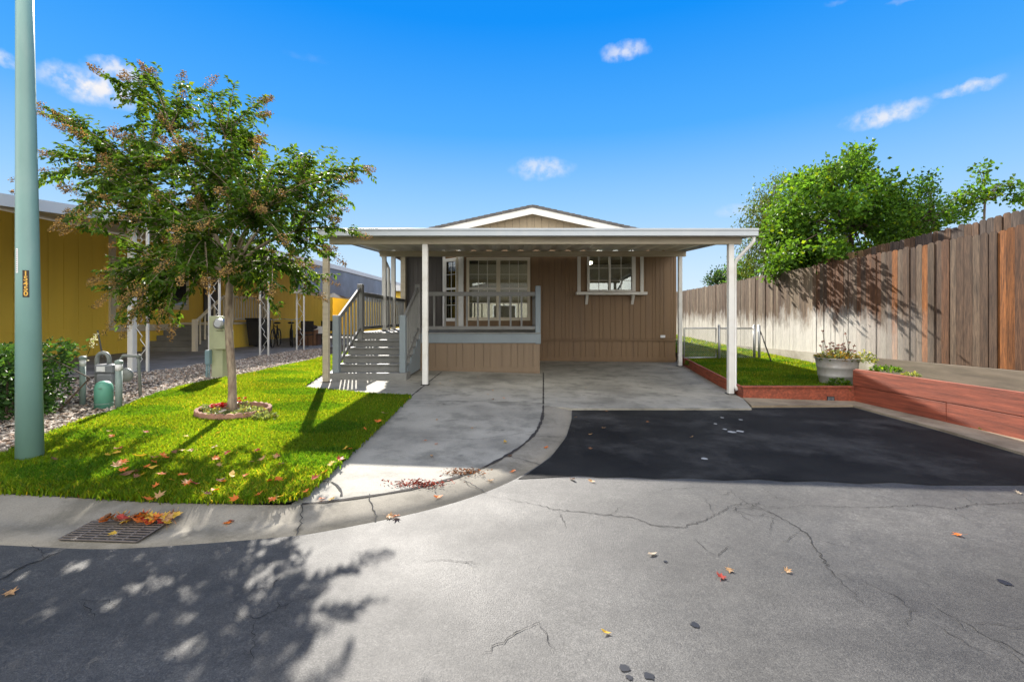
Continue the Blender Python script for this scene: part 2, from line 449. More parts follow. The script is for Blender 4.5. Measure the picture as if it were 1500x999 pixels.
def build_sky():
    nt = w.node_tree; bg = nt.nodes['Background']
    sky = nd(nt, 'ShaderNodeTexSky', sky_type='NISHITA'); sky.sun_disc = False
    sky.sun_elevation = SUN_EL; sky.sun_rotation = SUN_AZ
    sky.air_density = 1.0; sky.dust_density = 0.0; sky.ozone_density = 2.5; sky.altitude = 30
    tc = nd(nt, 'ShaderNodeTexCoord')
    sx = nd(nt, 'ShaderNodeSeparateXYZ'); nt.links.new(tc.outputs['Generated'], sx.inputs[0])
    # clear-day gradient by elevation, blended with the physical sky
    k = 1/(SKY*2**EXPO)
    grad = ramp(nt, sx.outputs['Z'], [(0.0,(.76,.88,1)),(.09,(.60,.80,1)),(.226,(.31,.62,1)),(.36,(.075,.42,1)),(.53,(.0,.285,.96)),(1.0,(.0,.17,.72))])
    g2 = nd(nt, 'ShaderNodeVectorMath', operation='SCALE'); nt.links.new(grad, g2.inputs[0]); g2.inputs['Scale'].default_value = k
    col = mix_col(nt, .02, g2.outputs[0], sky.outputs[0])
    # unseen bright cloud added to the sky behind the camera as neutral fill
    nb_ = nd(nt, 'ShaderNodeTexNoise'); nb_.inputs['Scale'].default_value = 2.2; nb_.inputs['Detail'].default_value = 7
    nt.links.new(tc.outputs['Generated'], nb_.inputs['Vector'])
    back = nd(nt, 'ShaderNodeMapRange'); back.inputs['From Min'].default_value = -.05; back.inputs['From Max'].default_value = -.35
    nt.links.new(sx.outputs['Y'], back.inputs['Value'])
    mm = nd(nt, 'ShaderNodeMath', operation='MULTIPLY'); nt.links.new(back.outputs[0], mm.inputs[0]); nt.links.new(ramp(nt, nb_.outputs['Fac'], [(.36, 0), (.52, 1)]), mm.inputs[1])
    col = mix_col(nt, mm.outputs[0], col, (FILL_BANK*k, FILL_BANK*.97*k, FILL_BANK*.92*k))
    # small fair-weather clouds: directions of their centres on the sky
    nv = nd(nt, 'ShaderNodeTexNoise'); nv.inputs['Scale'].default_value = 26; nv.inputs['Detail'].default_value = 6; nv.inputs['Roughness'].default_value = .62
    nt.links.new(tc.outputs['Generated'], nv.inputs['Vector'])
    off = nd(nt, 'ShaderNodeVectorMath', operation='MULTIPLY_ADD')
    sub = nd(nt, 'ShaderNodeVectorMath', operation='SUBTRACT'); nt.links.new(nv.outputs['Color'], sub.inputs[0]); sub.inputs[1].default_value = (.5, .5, .5)
    nt.links.new(sub.outputs[0], off.inputs[0]); off.inputs[1].default_value = (.028, .028, .026)
    nt.links.new(tc.outputs['Generated'], off.inputs[2])
    clouds = [(140, 128, 62, 24, 1.0), (175, 105, 40, 16, .9), (5, 86, 22, 12, .8), (915, 74, 34, 13, .75), (795, 247, 42, 15, .7), (1300, 168, 50, 15, .85),
              (1420, 129, 38, 9, .8), (1078, 308, 26, 10, .45), (450, 85, 30, 6, .10), (1325, 0, 20, 4, .25), (1225, 2, 16, 4, .2)]
    tot = None; k_save = k
    for px, py, rx, ry, a in clouds:
        d = Vector(((px-CX)/F, 1, (CY-py)/F)).normalized()
        s = 1/Vector(((px-CX)/F, 1, (CY-py)/F)).length
        rgt = Vector((d.y, -d.x, 0)).normalized(); up = rgt.cross(d)
        def dot(vv):
            n = nd(nt, 'ShaderNodeVectorMath', operation='DOT_PRODUCT'); nt.links.new(off.outputs[0], n.inputs[0]); n.inputs[1].default_value = vv; return n.outputs['Value']
        u, v_, f_ = dot(rgt), dot(up), dot(d)
        def m_(op, a_, b_):
            n = nd(nt, 'ShaderNodeMath', operation=op)
            for i, q in enumerate((a_, b_)):
                if isinstance(q, (int, float)): n.inputs[i].default_value = q
                else: nt.links.new(q, n.inputs[i])
            return n.outputs[0]
        uu = m_('POWER', m_('MULTIPLY', u, F/(rx*s)), 2); vv = m_('POWER', m_('MULTIPLY', v_, F/(ry*s)), 2)
        r2 = m_('ADD', uu, vv)
        e = m_('MULTIPLY', m_('MAXIMUM', m_('SUBTRACT', 1.0, m_('MULTIPLY', r2, .7)), 0.0), a)
        e = m_('POWER', e, 1.35)
        e = m_('MULTIPLY', e, m_('GREATER_THAN', f_, 0))
        tot = e if tot is None else m_('MAXIMUM', tot, e)
    tex = nd(nt, 'ShaderNodeTexNoise'); tex.inputs['Scale'].default_value = 60; tex.inputs['Detail'].default_value = 5
    nt.links.new(tc.outputs['Generated'], tex.inputs['Vector'])
    mul = nd(nt, 'ShaderNodeMath', operation='MULTIPLY'); nt.links.new(tot, mul.inputs[0]); nt.links.new(ramp(nt, tex.outputs['Fac'], [(.36, .2), (.6, 1)]), mul.inputs[1])
    fin = mix_col(nt, mul.outputs[0], col, (CLOUD*k, CLOUD*.98*k, CLOUD*.99*k))
    nt.links.new(fin, bg.inputs['Color']); bg.inputs['Strength'].default_value = SKY
CLOUD, SKY, FILL_BANK, EXPO = .95, .10, 3.4, 1.45
build_sky()
SC.view_settings.view_transform = 'Standard'; SC.view_settings.look = 'None'
SC.view_settings.exposure = EXPO; SC.view_settings.gamma = 1; SC.view_settings.use_curve_mapping = False
SC.cycles.use_denoising = True
SC.cycles.max_bounces = 7; SC.cycles.diffuse_bounces = 3; SC.cycles.transparent_max_bounces = 10

# ------------------------------------------------------------------ ground surfaces
Z_ROAD = -.03
big = [(-300,-300),(300,-300),(300,900),(-300,900)]
mb = MB()
xs = [-300,-60]+[x for x in np.arange(-16, 16.1, 2)]+[60,300]; ys = [-300,-40,-6]+[y for y in np.arange(0, 32.1, 2)]+[80,900]
vs = [(x, y, g(x, y)-.12 if abs(x) < 40 and -3 < y < 60 else g(x, max(-2, min(y, 20)))-.12) for y in ys for x in xs]
nx = len(xs)
mb.add(vs, [(j*nx+i, j*nx+i+1, (j+1)*nx+i+1, (j+1)*nx+i) for j in range(len(ys)-1) for i in range(nx-1)])
tag(mb.build('ground', M['ground']), kind='structure')

lawn_front_px = [(-60,719),(0,723),(100,728),(200,735),(300,738),(423,737)]
inner_px = [(-60,719),(0,723),(100,728),(200,735),(300,738),(423,737),(473,732.5),(503,729),(599,715),(640,704),(683,693),(733,671),(767,650),(787,630),(795,610),(796,592)]
outer_px = [(-60,797),(0,798),(60,801),(120,804),(180,804),(300,796),(433,785),(473,779),(591,756),(657,739),(710,722),(760,700),(807,670),(830,640),(838,613),(838,597)]
inner = [gp(x, y, .02) for x, y in inner_px]; outer = [gp(x, y, Z_ROAD) for x, y in outer_px]
def resample(P, n):
    P = [Vector((p[0], p[1])) for p in P]; L = [0]
    for a, b in zip(P, P[1:]): L.append(L[-1]+(b-a).length)
    out = []
    for i in range(n):
        t = L[-1]*i/(n-1); k = 0
        while k < len(L)-2 and L[k+1] < t: k += 1
        out.append(P[k].lerp(P[k+1], (t-L[k])/max(1e-9, L[k+1]-L[k])))
    return out
def chaikin(P, it=2):
    P = [Vector((p[0], p[1])) for p in P]
    for _ in range(it):
        Q = [P[0]]
        for a, b in zip(P, P[1:]): Q += [a.lerp(b, .25), a.lerp(b, .75)]
        P = Q + [P[-1]]
    return P
# left run of the gutter straight from behind the frame
inner2 = [Vector((-9, inner[0].y+.15))] + chaikin(inner); outer2 = [Vector((-9, outer[0].y+.1))] + chaikin(outer)
# street sheet: from the gutter's outer edge to behind the camera
drive_front_r = gp(1101, 598, Z_ROAD)
ledge_out = [gp(1101,597,Z_ROAD), gp(1250,596,Z_ROAD), gp(1380,632,Z_ROAD), gp(1500,668,Z_ROAD)]
d_ = (ledge_out[3]-ledge_out[2]).normalized()
road_poly = [(p[0], p[1]) for p in outer2] + [(p.x, p.y) for p in ledge_out]
le = ledge_out[3]; road_poly += [(le.x+.35, 2.0), (le.x+.6, -1.5), (30, -2), (30, -14), (-30, -14), (-30, outer2[0].y)]
road = tag(drape('street', road_poly, Z_ROAD, M['asphalt'], step=.5), kind='structure')
NR = 130
I2, O2 = resample(inner2, NR), resample(outer2, NR)
PROF = [(0,.02,.004),(.10,.016,.003),(.24,-.004,.0),(.40,-.035,.0),(.55,-.048,-.015),(1.0,-.033,-.031),(1.0,-.12,-.12)]
def depressed(i):   # curb is dropped where the drive crosses it
    x = I2[i].x; return float(smooth((x+2.1)/.8))
mb = MB(); k = len(PROF); vs = []
for i in range(NR):
    s_ = depressed(i)
    for t, a, b in PROF:
        p = I2[i].lerp(O2[i], t); z = a*(1-s_)+b*s_
        vs.append((p.x, p.y, g(p.x, p.y)+z))
mb.add(vs, [(i*k+j, i*k+j+1, (i+1)*k+j+1, (i+1)*k+j) for i in range(NR-1) for j in range(k-1)])
gut = tag(mb.build('gutter', M['gutter'], smooth=True), kind='structure')
def gut_h(x, y): return g(x, y)
def gut_z(x, y):
    p = Vector((x, y)); i = min(range(NR), key=lambda q: (I2[q].lerp(O2[q], .5)-p).length); d = O2[i]-I2[i]; t = max(0, min(1, (p-I2[i]).dot(d)/d.length_squared)); s_ = depressed(i)
    for (t0,a0,b0),(t1,a1,b1) in zip(PROF[:-1], PROF[1:-1]):
        if t0 <= t <= t1: u = (t-t0)/(t1-t0); return (a0+(a1-a0)*u)*(1-s_)+(b0+(b1-b0)*u)*s_
    return Z_ROAD
def gut_p(px, py):
    o = 0.0
    for _ in range(6): p = gp(px, py, o); o = gut_z(p.x, p.y)
    return gp(px, py, o)
# gutter joints
for a, b in (((445,737),(437,784)), ((540,723),(552,764)), ((672,700),(712,722)), ((740,668),(798,682)), ((775,640),(835,640))):
    A, B = gp(*a, .01), gp(*b, -.03)
    n_ = 12; V_ = []
    s_ = depressed(min(range(NR), key=lambda i: (I2[i]-A.xy).length))
    for i in range(n_+1):
        t = i/n_; p = A.xy.lerp(B.xy, t)
        for (t0,a0,b0),(t1,a1,b1) in zip(PROF[:-1], PROF[1:-1]):
            if t0 <= t <= t1: u = (t-t0)/(t1-t0); z = (a0+(a1-a0)*u)*(1-s_)+(b0+(b1-b0)*u)*s_; break
        dd = (B.xy-A.xy).normalized(); nn = Vector((-dd.y, dd.x))*(.002+rnd.uniform(0,.003))
        off_ = nn.normalized()*rnd.uniform(-.012,.012)
        V_ += [(*(p+nn+off_), g(p.x,p.y)+z+.006), (*(p-nn+off_), g(p.x,p.y)+z+.006)]
    MB().add(V_, [(2*i,2*i+1,2*i+3,2*i+2) for i in range(n_)]).build('joint', M['crack'], gut)

# driveway
drive_in = [(p.x, p.y) for p in chaikin([gp(x, y, .02) for x, y in inner_px[5:]])]
dl = [gp(440,733), gp(500,677), gp(560,621), gp(598,583)]
pad_px = [(598,583),(546,581),(440,571)]
drive_poly = drive_in[:]
fr = [gp(838,598), gp(960,598), gp(1101,598), gp(1089,584), gp(1003,535)]
HOUSE_Y = 12.9
drive_poly += [(p.x, p.y) for p in fr] + [(4.75, 12.95), (-.9, 12.95), (-.9, 10.6), (-3.6, 10.6)]
pl = gp(440,571); drive_poly += [(-3.95, 10.6), (pl.x, pl.y)] + [(gp(546,581).x, gp(546,581).y)] + [(p.x, p.y) for p in (dl[3], dl[2], dl[1])]
drive = tag(drape('driveway', drive_poly, 0.0, M['drive'], step=.4, thick=.14), kind='structure')
def joint(px, wd=.014, off=.004, par=drive, jag=.002):
    return strip('joint', [gp(*p).xy for p in px], wd, off, M['joint'], par, jag=jag)
joint([(796,546),(796,592)], .02)
ji = strip('joint', [p for p in drive_in if gp(440,737).x < p[0]], .03, .009, M['joint'], drive, jag=.003)
joint([(647,545),(592,589)], .022)
joint([(560,586),(592,588),(700,588),(796,591)], .012)
joint([(797,549),(900,551),(1014,552)], .012)
joint([(615,640),(700,644),(785,632)], .004, jag=.003)
strip('crack', [gp(*p).xy for p in ((461,704),(487,706),(497,717),(501,727))], .014, .005, M['crack'], drive, jag=.008)
# thin edge boards of soil between the drive edge and the lawn is hidden by the grass

shade_px = [(838,597),(838,613),(830,640),(807,670),(772,695),(758,702),(800,700),(850,697),(880,700),(920,699),(960,702),(1010,700),(1060,704),(1110,702),(1150,706),(1200,705),(1260,709),(1310,707),(1360,711),(1440,711),(1560,711),(1500,668),(1380,633),(1250,597),(1101,598)]
drape('shade_patch', [(p.x, p.y) for p in poly_px(shade_px, Z_ROAD)], Z_ROAD+.004, M['shade_asphalt'], road, step=.4)  # dark sheet with its front edge drawn along the carport's shadow, deepening the shade
# street cracks
CR = [
 ([(720,727),(774,737),(822,748),(870,752),(924,758),(960,770),(996,773),(1020,767),(1050,753),(1074,739),(1110,737),(1131,747)], .013),
 ([(1068,717),(1089,734),(1131,752),(1158,767),(1182,782),(1194,800),(1209,824),(1218,839),(1242,860),(1254,875),(1266,884)], .013),
 ([(1131,746),(1182,741),(1236,743),(1296,743),(1350,740),(1398,746),(1422,739),(1500,736),(1600,733)], .011),
 ([(1266,851),(1308,872),(1338,893),(1329,905),(1335,920)], .007),
 ([(1350,878),(1404,908),(1452,935),(1500,958),(1560,985)], .009),
 ([(792,907),(756,926),(729,944),(705,961)], .008),
 ([(1044,818),(1068,800)], .007),
 ([(-40,866),(0,848),(50,824),(96,806)], .02),
 ([(1089,734),(1075,748),(1105,755),(1131,752)], .009), ([(1068,745),(1100,745),(1131,746)], .007),
 ([(1120,716),(1135,728),(1150,735)], .006), ([(1310,698),(1350,712),(1380,722)], .006),
 ([(620,822),(660,820),(700,830)], .006), ([(350,870),(400,858),(420,840)], .007), ([(330,900),(380,905),(430,880),(470,870)], .006),
 ([(950,722),(985,716),(1050,712)], .006), ([(110,880),(150,880),(185,888)], .006)]
for px, wd in CR:
    strip('crack', [gp(x, y, Z_ROAD).xy for x, y in px], wd*.5, Z_ROAD+.004, M['crack'], road, jag=.013, taper=True, sub=.022)
    W2_ = [gp(x, y, Z_ROAD).xy for x, y in px]
    for a_, b_ in zip(W2_, W2_[1:]):
        if rnd.random() < .6 and (b_-a_).length > .1:
            p_ = a_.lerp(b_, rnd.random()); d2_ = (b_-a_).normalized(); an = rnd.choice([-1, 1])*rnd.uniform(.5, 1.3); d2_ = Vector((d2_.x*math.cos(an)-d2_.y*math.sin(an), d2_.x*math.sin(an)+d2_.y*math.cos(an))); L2_ = rnd.uniform(.08, .32)
            strip('crack', [p_, p_+d2_*L2_*.5, p_+d2_*L2_+Vector((rnd.uniform(-.04,.04), rnd.uniform(-.04,.04)))], .003, Z_ROAD+.0045, M['crack'], road, jag=.009, taper=True, sub=.02)
def blotch(px, r, mat, name, par, off):
    c = gp(*px, off-.004); mb = MB(); n = 18
    ring = [(c.x+r*rnd.uniform(.65,1.15)*math.cos(i*2*math.pi/n), c.y+r*rnd.uniform(.65,1.15)*math.sin(i*2*math.pi/n)) for i in range(n)]
    mb.add([(x, y, g(x, y)+off) for x, y in ring], [tuple(range(n))]); return mb.build(name, mat, par)
M['oil'] = plain('oil_spot', (.012,.012,.013), .45)
M['stain'] = plain('pale_spill', (.30,.30,.29), .8, .2, 20)
for px, r in (((1018,915),.022),((915,979),.022),((951,991),.02),((922,993),.014),((975,823),.012),((1472,854),.03)): blotch(px, r, M['oil'], 'oil_spot', road, Z_ROAD+.003)
for px, r in (((1072,633),.05),((1062,629),.03),((1084,632),.05),((1048,621),.025),((1058,612),.03),((1032,672),.035),((1085,615),.03)): blotch(px, r, M['stain'], 'pale_spill', road, Z_ROAD+.0065)

# ledge on the right (pale concrete strip)
LW = [gp(1089,585,Z_ROAD), gp(1252,590,Z_ROAD), gp(1500,648,Z_ROAD)]
dw = (LW[2]-LW[1]); wall_dir = Vector((dw.x, dw.y)).normalized()
wall_end = Vector((LW[2].x, LW[2].y)) + wall_dir*2.6
ledge_poly = [(p.x, p.y) for p in ledge_out] + [(le.x+.35, 2.0), (wall_end.x+.1, 2.0)] + [(wall_end.x, wall_end.y), (LW[1].x+.05, LW[1].y+.05), (LW[0].x, LW[0].y+.04)]
tag(drape('concrete_ledge', ledge_poly, Z_ROAD+.03, M['ledge'], step=.5, thick=.08), kind='structure')

# ------------------------------------------------------------------ lawns, gravel
LZ = .035
lawn_back_px = [(471,523),(420,535),(382,544),(347,551),(306,558),(260,568),(208,585),(170,602),(125,614),(89,629),(40,650),(0,668),(-60,690)]
lb = [gp(x, y, LZ) for x, y in lawn_back_px]
lawn_poly = [(-6.5, inner2[0].y)] + [(p.x, p.y) for p in inner2[1:] if p.x < gp(439,736).x] + [(p.x-.01, p.y) for p in dl] + \
            [(gp(546,581).x, gp(546,581).y), (pl.x, pl.y), (-3.95, 10.6), (-3.95, 15.5)] + [(lb[0].x, 15.5), (lb[0].x, lb[0].y)] + [(p.x, p.y) for p in lb[1:]] + [(-6.5, lb[-1].y)]
lawn = tag(drape('lawn', lawn_poly, LZ-.01, M['turf'], step=.4), kind='structure')
slab_px = [(471,511),(436,514),(380,522),(348,529),(302,533),(266,540),(217,546),(187,549)]
sl = [gp(x, y, 0) for x, y in slab_px]
gravel_poly = [(p.x, p.y) for p in lb] + [(-6.5, lb[-1].y), (-8.5, 3.4), (-8.5, 8.0)] + [(p.x, p.y) for p in sl[::-1]] + [(sl[0].x, 24), (lb[0].x, 24)]
gravel_bed = tag(drape('gravel_bed', gravel_poly, .0, M['soil'], step=.6), kind='structure')
slab_poly = [(p.x, p.y) for p in sl] + [(-8.5, 8.0), (-8.5, 4), (-13, 4), (-13, 30), (-6.2, 30), (sl[0].x, 24)]
tag(drape('neighbour_slab', slab_poly, .03, M['slab'], step=.8, thick=.1), kind='structure')

def blades(name, poly, n, hgt, mat, hf, dens=None, hole=None):
    xs = [p[0] for p in poly]; ys = [p[1] for p in poly]
    P = np.stack([rng.uniform(min(xs), max(xs), n*6), rng.uniform(min(ys), max(ys), n*6)], 1)
    P = P[inside(P, poly)]
    if hole: P = P[((P[:,0]-hole[0])/hole[2])**2+((P[:,1]-hole[1])/hole[3])**2 > 1]
    if dens is not None: P = P[rng.uniform(0, 1, len(P)) < dens(P)]
    P = P[:n]; N = len(P)
    P = P+rng.normal(size=P.shape)*.016
    z = hf(P[:,0], P[:,1])
    a = rng.uniform(0, 2*math.pi, N); hh = hgt*rng.uniform(.55, 1.25, N); wd = rng.uniform(.0028, .0052, N)*(1+.10*P[:,1])
    lean = rng.uniform(0.1, .75, N)*hh; la = rng.uniform(0, 2*math.pi, N)
    patch = np.sin(P[:,0]*3.1+1)*np.sin(P[:,1]*2.3)*.5+.5
    B = np.stack([P[:,0], P[:,1], z], 1); side = np.stack([np.cos(a), np.sin(a), np.zeros(N)], 1)*wd[:,None]
    tip = B+np.stack([np.cos(la)*lean, np.sin(la)*lean, hh], 1)
    midp = B+np.stack([np.cos(la)*lean*.3, np.sin(la)*lean*.3, hh*.6], 1)
    V = np.stack([B-side, B+side, midp+side*.8, tip, midp-side*.8], 1)
    t = rng.uniform(.55, 1.35, N)*(.8+.35*patch); yel = rng.uniform(0, 1, N)
    T = np.stack([t*(1+.55*(yel > .72)), t*(1+.1*(yel > .72)), t*(1-.2*(yel > .8))], 1)
    dry = rng.uniform(0, 1, N) < .05+.16*np.clip(np.sin(P[:,0]*1.7+2.1*np.sin(P[:,1]*1.3))*np.sin(P[:,1]*2.9+P[:,0]), 0, 1); T[dry] = T[dry]*np.array([2.3, 1.35, 3.0])
    lush = np.sin(P[:,0]*2.2-P[:,1]*1.9)*np.sin(P[:,0]*.9+P[:,1]*3.7+.5) > .45; T[lush] *= np.array([.6, .8, .9])
    o = soup(name, V, 5, [(0,1,2),(0,2,4),(4,2,3)], mat, None, T)
    return tag(o, kind='stuff')
grass_poly = [(p[0]+(.04 if any(abs(p[0]+.01-q.x) < 1e-6 and abs(p[1]-q.y) < 1e-6 for q in dl) else 0), p[1]) for p in lawn_poly]
o = blades('grass', grass_poly, 280000, .044, M['grass'], lambda x, y: G(x, y)+LZ-.012, lambda P: np.clip(1.5-.12*P[:,1], .25, 1), (gp(343,606,LZ).x, gp(343,606,LZ).y, .40, .36)); tag(o, 'short bright green grass on the front lawn around the tree', 'grass')

# right raised lawn
def lawn_r(x, y): return .085+.036*(np.asarray(y)-7.85)+.012*(np.asarray(x)-3.9)
BL = [Vector((LW[0].x, LW[0].y)), Vector((LW[1].x, LW[1].y))]
bl_back = gp(1003, 535).xy
lawn_r_poly = [(BL[0].x+.03, BL[0].y+.03), (BL[1].x, BL[1].y+.03), (7.06, BL[1].y+.1), (7.06, 30), (4.75, 30), (4.75, 12.9), (bl_back.x+.03, bl_back.y)]
lr = tag(drape('raised_lawn', lawn_r_poly, -.01, M['turf'], step=.5, hf=lambda x, y: float(lawn_r(x, y))), kind='structure')
o = blades('grass', lawn_r_poly, 70000, .045, M['grass'], lambda x, y: lawn_r(x, y)-.012, lambda P: np.clip(1.8-.11*P[:,1], .05, 1)); tag(o, 'green grass on the raised lawn below the fence', 'grass')
# planting bed behind the red wall
WE = wall_end; bed_z = .25
bed_poly = [(LW[1].x+.05, LW[1].y), (7.06, LW[1].y), (7.06, 1.8), (WE.x+.05, 1.8), (WE.x+.03, WE.y)]
tag(drape('planting_bed', bed_poly, 0, M['soil'], step=.5, hf=lambda x, y: bed_z), kind='structure')

# stones
ICO = np.array([(0,0,1),(.9,0,.3),(.28,.85,.3),(-.72,.53,.3),(-.72,-.53,.3),(.28,-.85,.3),(0,0,-.4)])
ICF = [(0,1,2),(0,2,3),(0,3,4),(0,4,5),(0,5,1),(6,2,1),(6,3,2),(6,4,3),(6,5,4),(6,1,5)]
def stones(name, poly, n, r0, r1, mat, hf, pal):
    xs = [p[0] for p in poly]; ys = [p[1] for p in poly]
    P = np.stack([rng.uniform(min(xs), max(xs), n*8), rng.uniform(min(ys), max(ys), n*8)], 1); P = P[inside(P, poly)][:n]; N = len(P)
    V = ICO[None]+rng.uniform(-.22, .22, (N, 7, 3)); s = rng.uniform(r0, r1, (N,1,1))*np.stack([rng.uniform(.7,1.3,N), rng.uniform(.7,1.3,N), rng.uniform(.4,.9,N)], 1)[:,None]
    V = V*s; a = rng.uniform(0, 6.28, N); c, sn = np.cos(a)[:,None], np.sin(a)[:,None]
    V = np.stack([V[...,0]*c-V[...,1]*sn, V[...,0]*sn+V[...,1]*c, V[...,2]], 2)
    V += np.stack([P[:,0], P[:,1], hf(P[:,0], P[:,1])+rng.uniform(.004,.03,N)], 1)[:,None]
    T = np.asarray(pal)[rng.integers(0, len(pal), N)]*rng.uniform(.6, 1.3, (N,1))
    return soup(name, V, 7, ICF, mat, None, T)
gp_near = [(x, y) for x, y in gravel_poly if y < 24]
o = stones('gravel', [(p.x, p.y) for p in lb] + [(-6.5, lb[-1].y), (-7.5, 4.5), (-7.2, 8.2)] + [(p.x, p.y) for p in sl[::-1]], 26000, .012, .032, M['gravel'], lambda x, y: G(x, y),
           [(1.4,1.32,1.2),(.9,.86,.8),(1.1,.92,.78),(1.8,1.72,1.6),(.5,.46,.42),(1.0,.78,.62)])
tag(o, 'grey and tan gravel along the edge of the lawn', 'gravel', kind='stuff')

# ------------------------------------------------------------------ the house
hx0, hx1, hy0, hy1 = -3.39, 4.49, HOUSE_Y, 26.0
pk = .55; wall_top = 3.42; base_z = .05
house = thing('mobile_home', (pk, HOUSE_Y, .1), 'brown single storey manufactured home with white trimmed gable and windows', 'house')
def zf(py, Y=HOUSE_Y): return HC+(CY-py)/F*Y
def xf(px, Y=HOUSE_Y): return (px-CX)/F*Y
W1 = (xf(686), xf(774), zf(466), zf(381))          # double window
W2 = (xf(862), xf(926), zf(427), 3.16)              # small window above the ledge
CHX, CHY = -1.95, 13.45                             # chamfered entry corner
fx0 = xf(679)                                       # front wall starts
REC_Y = 14.6
belt = zf(498)
def sheet_with_holes(mb, x0, x1, z0, z1, holes, y0, y1):
    xs_ = sorted({x0, x1, *[h[0] for h in holes], *[h[1] for h in holes]})
    for a, b in zip(xs_, xs_[1:]):
        hs_ = sorted([(h[2], h[3]) for h in holes if h[0] <= a+1e-6 and h[1] >= b-1e-6]); z = z0
        for c, d in hs_:
            if c > z: mb.box((a, y0, z), (b, y1, c))
            z = d
        if z1 > z: mb.box((a, y0, z), (b, y1, z1))
# siding planks on the front, real grooves between them
mb = MB(); x = fx0; pw = [.20,.20,.10,.20,.13]; i = 0
while x < hx1-.01:
    x2 = min(x+pw[i % 5], hx1); i += 1
    hol = []
    for h in (W1, W2):
        if x2 > h[0]-.02 and x < h[1]+.02: hol.append(h)
    segs = []; z = belt+.02
    for h in sorted(hol, key=lambda q: q[2]): segs.append((z, h[2]-.0)); z = h[3]
    segs.append((z, wall_top))
    for a, b in segs:
        # clip the plank sideways where it passes a window
        if b-a > .02: mb.box((x+.0035, HOUSE_Y, a), (x2-.0035, HOUSE_Y+.016, b))
    x = x2
wall_front = mb.build('siding', M['siding'], house)
mb = MB(); sheet_with_holes(mb, fx0, hx1, base_z, wall_top, [W1, W2], HOUSE_Y+.035, HOUSE_Y+.12)
# side walls, rear, chamfer and entry
mb.box((hx1-.1, HOUSE_Y+.125, base_z), (hx1, hy1, wall_top)); mb.box((hx0, REC_Y+.1, base_z), (hx0+.1, hy1, wall_top)); mb.box((hx0+.1, hy1-.1, base_z), (hx1-.1, hy1, wall_top))
mb.build('wall', M['siding'], house)
# skirting below the belt
mb = MB(); x = fx0; i = 0
while x < hx1-.05:
    x2 = min(x+[.13,.20,.13,.26][i % 4], hx1-.05); i += 1
    mb.box((x+.0035, HOUSE_Y-.004, base_z), (x2-.0035, HOUSE_Y+.011, belt-.045)); x = x2
mb.box((fx0, HOUSE_Y-.03, belt-.028), (hx1, HOUSE_Y+.011, belt+.012)); mb.box((hx1-.09, HOUSE_Y-.012, base_z), (hx1-.045, HOUSE_Y-.005, belt-.03))
mb.box((fx0, HOUSE_Y-.018, .12), (hx1, HOUSE_Y-.0045, .22))
mb.build('skirting', M['siding'], house, bevel=.003)
# battens
for px in (790, 829, 961): MB().box((xf(px)-.02, HOUSE_Y-.012, belt+.02), (xf(px)+.02, HOUSE_Y-.0005, wall_top)).build('batten', M['siding'], house, bevel=.003)
MB().box((hx1-.06, HOUSE_Y-.014, belt+.02), (hx1+.01, HOUSE_Y-.0005, wall_top)).build('corner_board', M['siding'], house, bevel=.003)
# entry recess: chamfer wall, side wall, rear wall
cha = Vector((fx0, HOUSE_Y+.012)); chb = Vector((CHX, CHY))
cd = (chb-cha).normalized(); cn = Vector((-cd.y, cd.x)); cn = -cn if cn.y > 0 else cn
def ch(t, z, o=0.0): p = cha.lerp(chb, t)+cn*o; return Vector((p.x, p.y, z))
cz0, cz1 = zf(466, 13.2), zf(382, 13.2)
mb = MB()
mb.bar(ch(.5, (belt+cz0)/2), ch(.5, (belt+cz0)/2)+Vector((0,0,.0001)), 1, 1) if False else None
def ch_panel(mb, t0, t1, z0, z1, o0, o1):
    vs_ = [ch(t0,z0,o0), ch(t1,z0,o0), ch(t1,z1,o0), ch(t0,z1,o0), ch(t0,z0,o1), ch(t1,z0,o1), ch(t1,z1,o1), ch(t0,z1,o1)]
    mb.add(vs_, [(0,1,2,3),(7,6,5,4),(0,4,5,1),(1,5,6,2),(2,6,7,3),(3,7,4,0)])
ch_panel(mb, 0, 1, .3, cz0, -.1, 0); ch_panel(mb, 0, 1, cz1, wall_top, -.1, 0); ch_panel(mb, 0, .12, cz0, cz1, -.1, 0); ch_panel(mb, .88, 1, cz0, cz1, -.1, 0)
mb.build('entry_corner_wall', M['siding'], house)
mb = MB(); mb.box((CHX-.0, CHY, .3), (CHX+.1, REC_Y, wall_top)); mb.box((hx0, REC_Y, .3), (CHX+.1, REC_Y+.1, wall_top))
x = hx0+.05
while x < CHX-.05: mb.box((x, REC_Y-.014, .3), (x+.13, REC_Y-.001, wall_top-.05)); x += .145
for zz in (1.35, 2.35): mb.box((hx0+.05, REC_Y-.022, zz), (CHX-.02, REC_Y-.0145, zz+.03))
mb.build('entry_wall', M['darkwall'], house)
mb = MB(); mb.box((hx0-.02, REC_Y-.2, .5), (hx0+.13, REC_Y-.02, wall_top)); mb.build('corner_post', M['cream'], house, bevel=.006)
mb = MB(); mb.box((-2.12, REC_Y-.06, 1.72), (-2.02, REC_Y-.023, 1.86)); mb.build('entry_lamp', M['black'], house)
